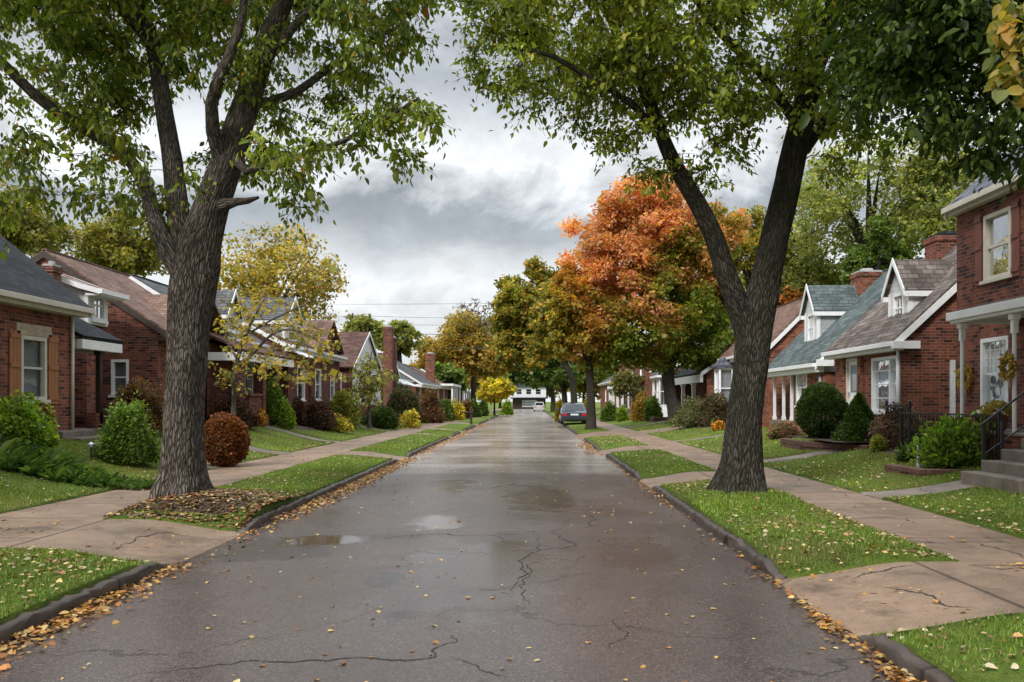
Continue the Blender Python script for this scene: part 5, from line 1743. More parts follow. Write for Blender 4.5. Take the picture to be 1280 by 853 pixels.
# canopy and entrance platform
MB().slab([(8.36, 11.4, 3.42), (9.69, 11.4, 3.72), (9.69, 15.95, 3.72), (8.36, 15.95, 3.42)], .06).build('porch_roof', M['roof_taupe'], R1)
MB().box(8.36, 8.5, 11.4, 15.95, 3.24, 3.41).box(8.501, 9.69, 15.83, 15.95, 3.24, 3.46).box(8.3, 8.359, 11.36, 15.99, 3.3, 3.46).box(8.501, 9.69, 11.5, 15.82, 3.34, 3.38).build('porch_beam', M['white'], R1, bevel=.012)
MB().box(8.35, 9.69, 11.0, 15.9, .3, 1.1).build('porch_floor', M['brick_dark'], R1)
MB().box(8.31, 9.69, 10.96, 15.94, 1.102, 1.16).build('porch_slab', M['step'], R1, bevel=.015)
for yy in (15.75, 14.05):
    k = MB().tube((8.5, yy, 1.16), (8.5, yy, 2.9), .035, .035, 10).box(8.455, 8.545, yy - .045, yy + .045, 2.9, 3.235).box(8.43, 8.57, yy - .07, yy + .07, 3.14, 3.233)
    k.build('porch_post', M['white'], R1)
steps(R1, 1, 8.35, 11.5, 13.08, 1.1, 4, hz(7.2, 12.5), .33)
# wall pipe / side window strip of the neighbour is built with right 2

# ---- right 2: taupe roof, white dormer
R2 = house('one storey brick house with taupe shingle roof, white gabled dormer and wide white window', X, 23)
pw = (21.85, 1.42, 1.75, 1.5)
dr = (24.05, .95, 1.0, 2.05)
fr, nr = shell(R2, X, s, 20.9, 25.45, 7.0, .3, 3.46, .93, 'brick_red', [hole(*pw), hole(*dr)], [])
window(R2, fr, *pw, 'bars', 'curtain', mull=1)
k = MB().fbox(fr, 20.93, 21.0 - .03, .003, .05, 1.3, 2.95)
door(R2, fr, *dr, 'white', True, M['cream'])
MB().fbox(fr, 23.3, 23.52, .003, .10, .9, 3.0).build('pilaster', M['brick_orange'], R2)
MB().fbox(fr, 24.58, 24.85, .003, .10, .9, 3.0).build('pilaster', M['brick_orange'], R2)
side_roof(R2, X, s, 20.9, 25.45, 7.0, 3.46, .93, 'roof_taupe', ov=.3, ovr=.14, fh=.15)
MB().box(9.35, 10.05, 20.6, 20.755, 3.06, 3.26).build('eave_return', M['white'], R2, bevel=.01)
downspout(R2, X - .07, 20.96, .8, 3.15, .045)
dormer(R2, s, 10.3, 21.75, 22.98, 3.86, 4.78, 5.62, 1.5, 'siding', 'roof_taupe')
chimney(R2, 12.6, 24.2, 1.0, .7, 4.5, 6.65, 'brick_red', True, 'roof_black')
MB().box(10.95, 11.07, 20.83, 20.897, 1.3, 2.78).box(10.9, 11.12, 20.8, 20.897, 1.2, 1.297).build('side_window_casing', M['white'], R2)
MB().box(10.85, 11.17, 20.86, 20.897, 2.785, 3.08).build('lintel', M['brick_orange'], R2)
MB().tube((9.5, 23.4, 2.0), (9.5, 23.4, 2.5), .09, .09, 10).build('lantern', M['metal'], R2)
MB().box(9.1, 9.69, 23.4, 24.7, .3, .92).build('porch_floor', M['step'], R2)

# ---- right 3: grey green roof, corner porch
R3 = house('one storey brick house with grey green roof, white dormer and corner porch on white posts', X, 29)
w3 = (28.6, 1.55, 1.15, 1.3)
k = MB()
front = F((X, 0, 0), (0, 1, 0), (-1, 0, 0))
k.panel(front, 26.5, 29.5, .3, 3.2, [hole(*w3)])
near = F((0, 26.5, 0), (1, 0, 0), (0, -1, 0))
k.panel(near, X, X + 6.4, .3, 3.2)
zr3 = 3.2 + .98 * 3.2
for yy in (26.5, 32):
    k.add([(X, yy, 3.2), (X + 6.4, yy, 3.2), (X + 3.2, yy, zr3)], [(0, 1, 2)])
k.add([(X, 29.5, .3), (X + 1.3, 29.5, .3), (X + 1.3, 29.5, 3.2), (X, 29.5, 3.2)], [(0, 1, 2, 3)])
back = F((X + 1.3, 0, 0), (0, 1, 0), (-1, 0, 0))
k.panel(back, 29.5, 32, .3, 3.2, [hole(30.6, 1.0, 1.0, 1.9)])
k.add([(X + 1.3, 32, .3), (X + 6.4, 32, .3), (X + 6.4, 32, 3.2), (X + 1.3, 32, 3.2)], [(0, 1, 2, 3)])
k.build('wall', M['brick_orange'], R3, recalc=False)
MB().box(X + .9, X + 1.0, 26.6, 29.4, .3, 2.9).box(X + 1.8, X + 1.9, 29.6, 31.9, .3, 2.9).build('dark_backing', M['dark_room'], R3)
window(R3, front, *w3, 'sash', 'none')
door(R3, back, 30.6, 1.0, 1.0, 1.9, 'blue_paint')
side_roof(R3, X, s, 26.5, 32, 6.4, 3.2, .98, 'roof_green', ov=.32, ovr=.1, fh=.22)
MB().box(9.42, 9.95, 26.2, 26.385, 2.86, 3.08).build('eave_return', M['white'], R3)
MB().box(X, X + 2.8, 26.44, 26.497, 2.68, 2.85).build('string_course', M['siding_grey'], R3)
dormer(R3, s, 10.35, 28.85, 30.15, 3.85, 5.02, 5.95, 1.6, 'siding', 'roof_green', 'siding_grey')
chimney(R3, 12.35, 29.4, .82, .8, 5.0, 6.4, 'brick_orange', True, 'cap')
MB().box(X - .1, X + 1.29, 29.52, 32.0, .3, .98).build('porch_floor', M['step'], R3)
for yy in (29.75, 30.7, 31.85):
    post(R3, X + .02, yy, .98, 2.72, .048)
downspout(R3, X - .06, 26.62, .8, 2.6, .05, 'siding_grey')

# ---- right 4: mostly behind the mossy trunk
R4 = house('tall gabled brick house with white bay window behind the mossy trunk', 9.9, 37)
fr, nr = shell(R4, 9.9, s, 33.2, 41.0, 4.4, .3, 4.0, 1.0, 'brick_orange', [hole(36, 1.7, 1.1, 1.5)], [])
window(R4, fr, 36, 1.7, 1.1, 1.5)
side_roof(R4, 9.9, s, 33.2, 41.0, 4.4, 4.0, 1.0, 'roof_brown', ov=.2)
k = MB()
bay = [(9.9, 39.0), (9.3, 39.4), (9.3, 40.4), (9.9, 40.8)]
k.prism([(x, y, .4) for x, y in bay], (0, 0, .95))
k.build('bay_base', M['brick_orange'], R4)
MB().prism([(x, y, 3.35) for x, y in [(9.9, 38.85), (9.2, 39.3), (9.2, 40.5), (9.9, 40.95)]], (0, 0, .1)).prism([(9.9, 38.85, 3.452), (9.2, 39.3, 3.452), (9.2, 40.5, 3.452), (9.9, 40.95, 3.452)], (.35, 0, .4)).build('bay_roof', M['roof_slate'], R4)
for (p, q) in zip(bay[:-1], bay[1:]):
    p, q = np.array(p), np.array(q)
    R = (q - p) / np.linalg.norm(q - p)
    Lb = np.linalg.norm(q - p)
    fb = F((p[0], p[1], 0), (R[0], R[1], 0), (-R[1], R[0], 0))
    window(R4, fb, Lb / 2, 1.36, Lb - .01, 1.98, 'sash', 'curtain', sill=False)

# ---- right 5: catslide black porch roof and grey upper roof
R5 = house('brick house with black sweeping porch roof under a slate upper storey', 9.7, 47)
k = MB()
k.panel(F((0, 44, 0), (1, 0, 0), (0, -1, 0)), 9.7, 17, .3, 3.3)
k.panel(F((11.2, 0, 0), (0, 1, 0), (-1, 0, 0)), 44.3, 54, 3.0, 5.3, [hole(46.6, 4.0, .9, 1.2), hole(50.5, 4.0, .9, 1.2)])
k.add([(11.2, 44.3, 3.3), (17, 44.3, 3.3), (17, 44.3, 5.3), (11.2, 44.3, 5.3)], [(0, 1, 2, 3)])
k.add([(9.7, 44, 3.3), (17, 44, 3.3), (13.4, 44, 6.0)], [(0, 1, 2)])
k.panel(F((10.9, 0, 0), (0, 1, 0), (-1, 0, 0)), 44.5, 54, .3, 3.3, [hole(47, 1.1, 1.0, 2.0)])
k.add([(9.7, 54, .3), (17, 54, .3), (17, 54, 5.3), (9.7, 54, 3.3)], [(0, 1, 2, 3)])
k.build('wall', M['brick_orange'], R5, recalc=False)
MB().box(11.9, 12, 44.5, 53.9, .3, 5.2).build('dark_backing', M['dark_room'], R5)
f5 = F((11.2, 0, 0), (0, 1, 0), (-1, 0, 0))
window(R5, f5, 46.6, 4.0, .9, 1.2)
window(R5, f5, 50.5, 4.0, .9, 1.2)
door(R5, F((10.9, 0, 0), (0, 1, 0), (-1, 0, 0)), 47, 1.1, 1.0, 2.0, 'dark_door')
MB().slab([(9.3, 43.8, 3.2), (11.19, 43.8, 4.45), (11.19, 54.2, 4.45), (9.3, 54.2, 3.2)], .09).slab([(11.2, 43.8, 4.46), (13.4, 43.8, 6.05), (13.4, 44.29, 6.05), (11.2, 44.29, 4.46)], .09).build('porch_roof', M['roof_black'], R5)
MB().prism([(9.3, 43.75, 3.05), (9.3, 43.75, 3.28), (13.4, 43.75, 6.13), (13.4, 43.75, 5.9)], (0, .045, 0)).box(9.28, 9.45, 43.8, 54.2, 2.75, 3.18).build('porch_beam', M['white'], R5)
k = MB()
rp = [(11.0, 44.1, 5.3), (17.2, 44.1, 5.3), (17.2, 54.2, 5.3), (11.0, 54.2, 5.3), (14.1, 46.6, 7.4), (14.1, 51.6, 7.4)]
k.add(rp, [(0, 1, 4), (1, 2, 5, 4), (2, 3, 5), (3, 0, 4, 5), (0, 3, 2, 1)])
k.build('roof', M['roof_slate'], R5)
MB().box(9.6, 10.89, 44.5, 54, .3, 1.08).build('porch_floor', M['step'], R5)
for yy in (46.3, 49.5, 53.6):
    post(R5, 9.45, yy, 1.08, 2.76, .1)

# ---- right 6: white bay front
R6 = house('brick house with a white two sided bay window and grey hipped bay roof', 9.7, 60)
fr, nr = shell(R6, 10.2, s, 55.6, 66, 8, .3, 4.3, .6, 'brick_red', [hole(63, 1.7, 1.2, 1.5)], [])
window(R6, fr, 63, 1.7, 1.2, 1.5)
side_roof(R6, 10.2, s, 55.6, 66, 8, 4.3, .6, 'roof_slate', ov=.3)
k = MB()
bay = [(10.19, 56.2), (9.2, 57.2), (9.2, 60.2), (10.19, 61.2)]
k.prism([(x, y, .4) for x, y in bay], (0, 0, 1.0)).build('bay_base', M['white'], R6)
for (p, q) in zip(bay[:-1], bay[1:]):
    p, q = np.array(p), np.array(q)
    R = (q - p) / np.linalg.norm(q - p)
    Lb = np.linalg.norm(q - p)
    fb = F((p[0], p[1], 0), (R[0], R[1], 0), (-R[1], R[0], 0))
    window(R6, fb, Lb / 2, 1.41, Lb - .01, 2.0, 'sash', 'none', sill=False, mull=1 if Lb > 2 else 0)
MB().prism([(10.19, 55.9, 3.42), (9.0, 57.0, 3.42), (9.0, 60.4, 3.42), (10.19, 61.5, 3.42)], (0, 0, .15)).build('bay_cornice', M['white'], R6)
MB().add([(10.19, 55.9, 3.572), (9.0, 57.0, 3.572), (9.0, 60.4, 3.572), (10.19, 61.5, 3.572), (10.19, 58.2, 4.2), (10.19, 59.2, 4.2)], [(0, 1, 4), (1, 2, 5, 4), (2, 3, 5), (0, 3, 5, 4), (0, 1, 2, 3)]).build('bay_roof', M['roof_slate'], R6)
dormer(R6, s, 10.3, 55.9, 58.2, 4.3, 5.6, 6.6, 2, 'siding', 'roof_slate')

# ---- right 7: brick with parapet and white porch
R7 = house('flat topped two storey brick house with white porch columns, far right', 9.7, 76)
k = MB().panel(F((9.95, 0, 0), (0, 1, 0), (-1, 0, 0)), 69, 90, .3, 6.2, [hole(72, 4.0, 1.1, 1.4), hole(78, 4.0, 1.1, 1.4), hole(72.5, 1.6, 1.2, 1.6), hole(79, 1.1, 1.1, 2.1)])
k.add([(9.95, 69, .3), (18, 69, .3), (18, 69, 6.2), (9.95, 69, 6.2)], [(0, 1, 2, 3)]).add([(9.95, 90, .3), (18, 90, .3), (18, 90, 6.2), (9.95, 90, 6.2)], [(0, 1, 2, 3)]).add([(18, 69, .3), (18, 90, .3), (18, 90, 6.2), (18, 69, 6.2)], [(0, 1, 2, 3)])
k.build('wall', M['brick_red'], R7, recalc=False)
MB().box(9.85, 18.1, 68.9, 90.1, 6.2, 6.42).build('parapet', M['white'], R7)
MB().box(10.8, 10.9, 69.1, 89.9, .3, 6).build('dark_backing', M['dark_room'], R7)
f7 = F((9.95, 0, 0), (0, 1, 0), (-1, 0, 0))
for w in ((72, 4.0, 1.1, 1.4), (78, 4.0, 1.1, 1.4), (72.5, 1.6, 1.2, 1.6)):
    window(R7, f7, *w)
door(R7, f7, 79, 1.1, 1.1, 2.1, 'white')
MB().slab([(8.3, 69.4, 3.3), (9.94, 69.4, 3.9), (9.94, 86, 3.9), (8.3, 86, 3.3)], .1).build('porch_roof', M['roof_grey'], R7)
MB().box(8.25, 8.45, 69.4, 86, 3.0, 3.29).build('porch_beam', M['white'], R7)
MB().box(8.4, 9.94, 69.6, 86, .3, 1.08).build('porch_floor', M['step'], R7)
for yy in (69.8, 74, 78, 82, 85.6):
    post(R7, 8.5, yy, 1.08, 3.0, .11)
chimney(R7, 12.0, 90.6, .9, .8, 3, 7.6, 'brick_orange')
R8 = house('farthest brick house on the right, half hidden by street trees', 9.7, 104)
fr, nr = shell(R8, 9.8, s, 94, 112, 8, .3, 4.2, .6, 'brick_orange', [hole(97, 1.7, 1.2, 1.5), hole(104, 1.7, 1.2, 1.5)], [])
for yy in (97, 104):
    window(R8, fr, yy, 1.7, 1.2, 1.5)
side_roof(R8, 9.8, s, 94, 112, 8, 4.2, .6, 'roof_grey', ov=.3)

# ---- the house closing the street
D = Y_END + 12
E = empty('end_house', (0, D, .1), 'white and dark two storey house closing the end of the street', 'house')
fE = F((0, D, 0), (1, 0, 0), (0, -1, 0))
ws = [(x, 3.3, 1.3, 1.25) for x in (-2.6, -.4, 1.8)]
k = MB().panel(fE, -4.2, 3.6, 2.6, 5.0, [hole(*w) for w in ws])
k.add([(-4.2, D, 2.6), (-4.2, D + 8, 2.6), (-4.2, D + 8, 5), (-4.2, D, 5)], [(0, 1, 2, 3)]).add([(3.6, D, 2.6), (3.6, D + 8, 2.6), (3.6, D + 8, 5), (3.6, D, 5)], [(0, 1, 2, 3)])
k.build('wall', M['siding'], E, recalc=False)
MB().panel(fE, -4.1, 3.5, -.1, 2.6, [hole(-.2, .5, 3.4, 1.5)]).build('ground_storey', M['dark_wood'], E, recalc=False)
for w in ws:
    window(E, fE, *w, 'sash', 'none', M['white'])
window(E, fE, -.2, .5, 3.4, 1.5, 'sash', 'curtain', M['white'], mull=2)
MB().box(-4.1, 3.5, D + 1, D + 1.1, -.1, 5).build('dark_backing', M['dark_room'], E)
MB().box(-4.6, 4.0, D - 1.6, D - .01, 2.35, 2.62).build('porch_roof', M['roof_black'], E)
k = MB()
k.add([(-4.8, D - .5, 5), (4.2, D - .5, 5), (4.2, D + 8.5, 5), (-4.8, D + 8.5, 5), (-2, D + 4, 7.4), (1.6, D + 4, 7.4)], [(0, 1, 5, 4), (1, 2, 5), (2, 3, 4, 5), (3, 0, 4), (0, 1, 2, 3)])
k.build('roof', M['roof_black'], E)
for i, (px, label) in enumerate(((625, 'dark green tree left of the house closing the street'), (690, 'green tree right of the house closing the street'), (655, 'pale green tree behind the house closing the street'))):
    yard_tree('broad_tree', label, px, D + (14 if i == 2 else 3), px, 484 if i < 2 else 470, 22 if i < 2 else 44, 17 if i < 2 else 24, (DEEP, OLIVE, PALEGREEN)[i], 91 + i, ncl=80, lpc=50, ls=.55, r=.3, lumps=8, group=BG, clr=1.2, gz=.1)

# ------------------------------------------------------------------ street things
# iron railing of the entrance platform
def railing(label, x, y0, y1, z0, hh, gap=.11):
    o = empty('iron_railing', (x, y0, z0), label, 'railing')
    k = MB()
    MB().box(x - .02, x + .02, y0, y1, z0 + hh - .03, z0 + hh).build('rail', M['iron'], o)
    MB().box(x - .012, x + .012, y0, y1, z0 + .1, z0 + .12).build('rail', M['iron'], o)
    k = MB()
    n = int((y1 - y0) / gap)
    for i in range(1, n):
        y = y0 + (y1 - y0) * i / n
        k.box(x - .008, x + .008, y - .008, y + .008, z0 + .121, z0 + hh - .031)
    k.build('bars', M['iron'], o)
    for y in (y0 + .02, y1 - .02):
        MB().box(x - .024, x + .024, y - .024, y + .024, z0 - .02, z0 + hh + .04).lathe((x, y, z0 + hh + .04), [(.012, 0), (.035, .03), (.03, .055), (.004, .075)], 10).build('post', M['iron'], o)
    return o


railing('long black iron railing in front of the brick platform of the two storey house', 8.22, 14.0, 17.75, hz(8.22, 16), .92)
railing('black iron railing standing in the grass before the pinkish shrub', 8.45, 17.8, 19.0, hz(8.45, 18.4), 1.05)
YH = 13.16
zg = hz(7.4, YH)
o = empty('stair_handrail', (7.45, YH, zg), 'short black iron handrail on two posts beside the entrance steps', 'handrail')
for x, z0, zt in ((7.45, zg, 1.30), (7.76, .78, 1.38)):
    MB().box(x - .022, x + .022, YH - .022, YH + .022, z0 - .03, zt).build('post', M['iron'], o)
MB().tube((7.40, YH, 1.30), (8.30, YH, 1.98), .02, .02, 8).build('rail', M['iron'], o)
MB().tube((7.45, YH, .82), (8.30, YH, 1.42), .012, .012, 6).build('rail', M['iron'], o)

# planter with straw coloured plant on the railing end
x, y = 8.62, 14.75
o = empty('planter', (x, y, 1.16), 'round planter of straw yellow foliage standing by the entrance steps', 'planter')
MB().lathe((x, y, 1.16), [(.11, 0), (.13, .02), (.17, .26), (.185, .28), (.165, .28)], 18).build('pot', M['shutter_dark'], o, smooth=True)
rg = np.random.default_rng(77)
d = rdir(rg, 700)
d[:, 2] = np.abs(d[:, 2]) * .9 - .15
P = np.array([x, y, 1.5]) + d * np.array([.26, .26, .24]) * (.6 + .4 * rg.random((700, 1)))
V, Fq, kk = leaves_mesh(P, d + rdir(rg, 700) * .7, rdir(rg, 700), .07 * rg.lognormal(0, .25, 700), .3, False)
mesh_np('foliage', V, Fq, M['leaf'], o, col=np.repeat(pal(rg, 700, [(.42, .33, .10), (.34, .26, .09), (.22, .20, .06)], [3, 3, 1]), kk, 0))


def wreath(label, x, y, z, seed, r=.17):
    rg = np.random.default_rng(seed)
    n = 800
    a = rg.random(n) * 2 * PI
    P = np.stack([np.full(n, x) - .05 * rg.random(n), y + np.cos(a) * r + rg.normal(0, .035, n), z + np.sin(a) * r * 1.1 + rg.normal(0, .035, n)], 1)
    out = np.stack([-.5 * np.ones(n), np.cos(a), np.sin(a)], 1)
    V, Fq, kk = leaves_mesh(P, out + rdir(rg, n) * .8, rdir(rg, n), .065 * rg.lognormal(0, .3, n), .25, False)
    o = mesh_np('wreath', V, Fq, M['leaf'], None, col=np.repeat(pal(rg, n, [(.42, .30, .12), (.30, .18, .06), (.5, .36, .08), (.2, .12, .06)], [3, 3, 2, 1]), kk, 0), loc=(x, y, z))
    tag(o, label, 'wreath')
    k = MB()
    for i in range(5):
        k.add([(x - .05, y - .05 + .03 * i, z - r), (x - .05, y - .02 + .03 * i, z - r), (x - .06, y + (i - 2) * .05, z - r - .3 - .03 * (i % 2))], [(0, 1, 2)])
    k.build('ribbon', M['stone'], o)


wreath('dried corn husk wreath on the brick wall left of the leaded window', 9.66, 17.72, 2.22, 1)
wreath('dried wreath hanging from the canopy post before the leaded window', 8.42, 14.05, 2.3, 2, .12)

# stone edging of the raised bed by the right hand house
def bed_wall(label, pts, hgt, th=.22, mat='brick_dark', name='garden_wall'):
    k = MB()
    rg = np.random.default_rng(len(label))
    courses = max(2, int(hgt / .1))
    for (p, q) in zip(pts[:-1], pts[1:]):
        p, q = np.array(p, float), np.array(q, float)
        L = np.linalg.norm(q - p)
        t = (q - p) / L
        nrm = np.array([-t[1], t[0]])
        for c in range(courses):
            a = -.06 * (c % 2)
            while a < L:
                w = .24 + .16 * rg.random()
                b = min(a + w, L)
                off = rg.normal(0, .012)
                z0 = min(hz(*p), hz(*q)) - .06 + c * hgt / courses
                z1 = z0 + hgt / courses - .008 + rg.normal(0, .003)
                a_ = max(a, 0)
                P = [p + t * (a_ + .004) + nrm * (off - th / 2), p + t * (b - .004) + nrm * (off - th / 2), p + t * (b - .004) + nrm * (off + th / 2), p + t * (a_ + .004) + nrm * (off + th / 2)]
                k.hexa([(*v, z0) for v in P] + [(*v, z1) for v in P])
                a += w
    o = k.build(name, M[mat], None, loc=(pts[0][0], pts[0][1], hz(*pts[0])), bevel=.012)
    return tag(o, label, 'garden wall')


M['edge_stone'] = mat_plain('reddish_edging_stone', (.13, .062, .045), .85, .45, 6, bump=.5)
bed_wall('low reddish stone wall round the bed of clipped evergreens', [(7.35, 23.2), (7.30, 21.3), (8.25, 19.4), (9.6, 19.35)], .30, mat='edge_stone')
bed_wall('low stone edging of the bed beside the entrance steps', [(7.0, 15.6), (7.05, 14.25), (8.2, 14.2)], .20, mat='edge_stone')
bed_wall('low stone edging in front of the white bay house', [(7.6, 51.5), (7.6, 48.6), (9.2, 48.4)], .35, mat='edge_stone')
V, Fq = grid(7.45, 9.65, 19.55, 23.2, 6, 8, lambda X, Y: X * 0 + .70)
tag(mesh_np('planting_bed_soil', V, Fq, M['mulch']), kind='structure')

# little things on the lawns
x, y = ax(1148, 15.2), 15.2
tag(MB().lathe((x, y, hz(x, y) - .01), [(.05, 0), (.05, .02), (.028, .04), (.034, .12), (.022, .2), (.038, .28), (.02, .36), (.036, .42), (.015, .46)], 12).build('garden_ornament', M['white'], None, loc=(x, y, hz(x, y)), smooth=True), 'small white turned garden ornament beside the bright green shrub', 'ornament')
x, y = ax(114, 16.3), 16.3
z = hz(x, y)
o = empty('path_light', (x, y, z), 'small dark path light on a stake by the porch steps', 'path light')
MB().tube((x, y, z - .02), (x, y, z + .27), .016, .016, 8).build('stake', M['iron'], o)
MB().lathe((x, y, z + .27), [(.05, 0), (.05, .05), (.075, .055), (.02, .1)], 12).build('lamp_head', M['metal'], o)
x, y = ax(11, 14.6), 14.6
z = hz(x, y)
o = empty('yard_sign', (x, y, z), 'small blank reddish yard sign in the lime green shrub', 'sign')
MB().box(x - .07, x + .07, y - .012, y + .012, az(559, 14.6), az(550, 14.6)).build('panel', M['edge_stone'], o)
MB().tube((x, y + .02, z - .03), (x, y + .02, az(552, 14.6)), .01, .01, 6).build('stake', M['iron'], o)

x, y = ax(549, 58), 58
z = hz(x, y)
o = empty('mailbox_post', (x, y, z), 'dark mailbox on a post at the lawn edge before the dark green shrub', 'mailbox')
MB().box(x - .06, x + .06, y - .06, y + .06, z - .05, z + 1.0).build('post', M['dark_wood'], o)
k = MB()
k.prism([(x - .14, y - .28, z + .98)] + [(x - .14 * math.cos(PI * i / 10), y - .28, z + 1.45 + .16 * math.sin(PI * i / 10)) for i in range(11)] + [(x + .14, y - .28, z + .98)], (0, .56, 0))
k.build('box', M['iron'], o)
x, y = ax(589, 54), 54
z = hz(x, y)
o = empty('bollard', (x, y, z), 'short dark wooden post with a crossbar on the far left verge', 'bollard')
MB().box(x - .07, x + .07, y - .07, y + .07, z - .05, z + .9).build('post', M['dark_wood'], o, bevel=.01)
MB().box(x - .75, x + .1, y - .12, y - .072, z + .78, z + .88).build('crossbar', M['dark_wood'], o)

# overhead lines strung across the street far away
PY = 108.0
for xp, lab in ((-24.0, 'wooden utility pole behind the far left houses'), (8.28, 'wooden utility pole among the right hand street trees')):
    z = hz(xp, PY)
    o = empty('utility_pole', (xp, PY, z), lab, 'utility pole')
    MB().tube((xp, PY, z - .3), (xp, PY, 13.6), .17, .12, 12).build('pole', M['dark_wood'], o)
    for zz in (9.1, 10.9, 13.1):
        MB().box(xp - .06, xp + .06, PY - .9, PY + .9, zz, zz + .12).build('crossarm', M['dark_wood'], o)
for i, (zz, dy, lab) in enumerate(((9.22, .6, 'lowest thick overhead line across the far street'), (11.02, .6, 'second overhead line across the far street'), (12.3, .15, 'thin third overhead line across the far street'),
                                   (13.25, .6, 'topmost thin overhead line across the far street, near side'), (15.9, 0, 'single high overhead line above the others'))):
    n = 30
    t = np.linspace(0, 1, n)
    P = np.stack([-24 + 32.28 * t, np.full(n, PY - dy), zz - .35 * 4 * t * (1 - t)], 1)
    if i == 4:
        P[:, 0] = -60 + 68.28 * t
        P[:, 1] = PY + 6
    tv, tf, tuv = tubes([(P, np.full(n, .05 if i == 0 else .035 if i == 1 else .022), 5, 0, 0)])
    tag(mesh_np('overhead_line', tv, tf, M['iron'], None, uv=tuv, loc=(float(P[0][0]), float(P[0][1]), float(P[0][2]))), lab, 'cable', 'overhead lines across the far street')


# ------------------------------------------------------------------ cars
def mat_car(name, c, coat=1.0):
    k = N(name)
    nz = k.noise(k.obj(), 3, 5)
    return k.done(k.bsdf(k.mix(1, c, k.ramp(nz, [(.3, .9), (.7, 1.05)]), 'MULTIPLY'), .3, None, .5, .25, coat))


M['car_blue'] = mat_car('dark_blue_car_paint', (.030, .052, .082))
M['car_white'] = mat_car('white_car_paint', (.7, .7, .71))
M['rubber'] = mat_plain('tyre_rubber', (.014, .014, .014), .8, .2, 20)
M['car_glass'] = mat_plain('tinted_car_glass', (.012, .015, .018), .06, .1, 5, spec=.8)
M['tail_red'] = mat_plain('red_tail_lamp_glass', (.5, .015, .02), .15, .1, 10)
M['trim_black'] = mat_plain('black_plastic', (.016, .016, .017), .6, .2, 20)


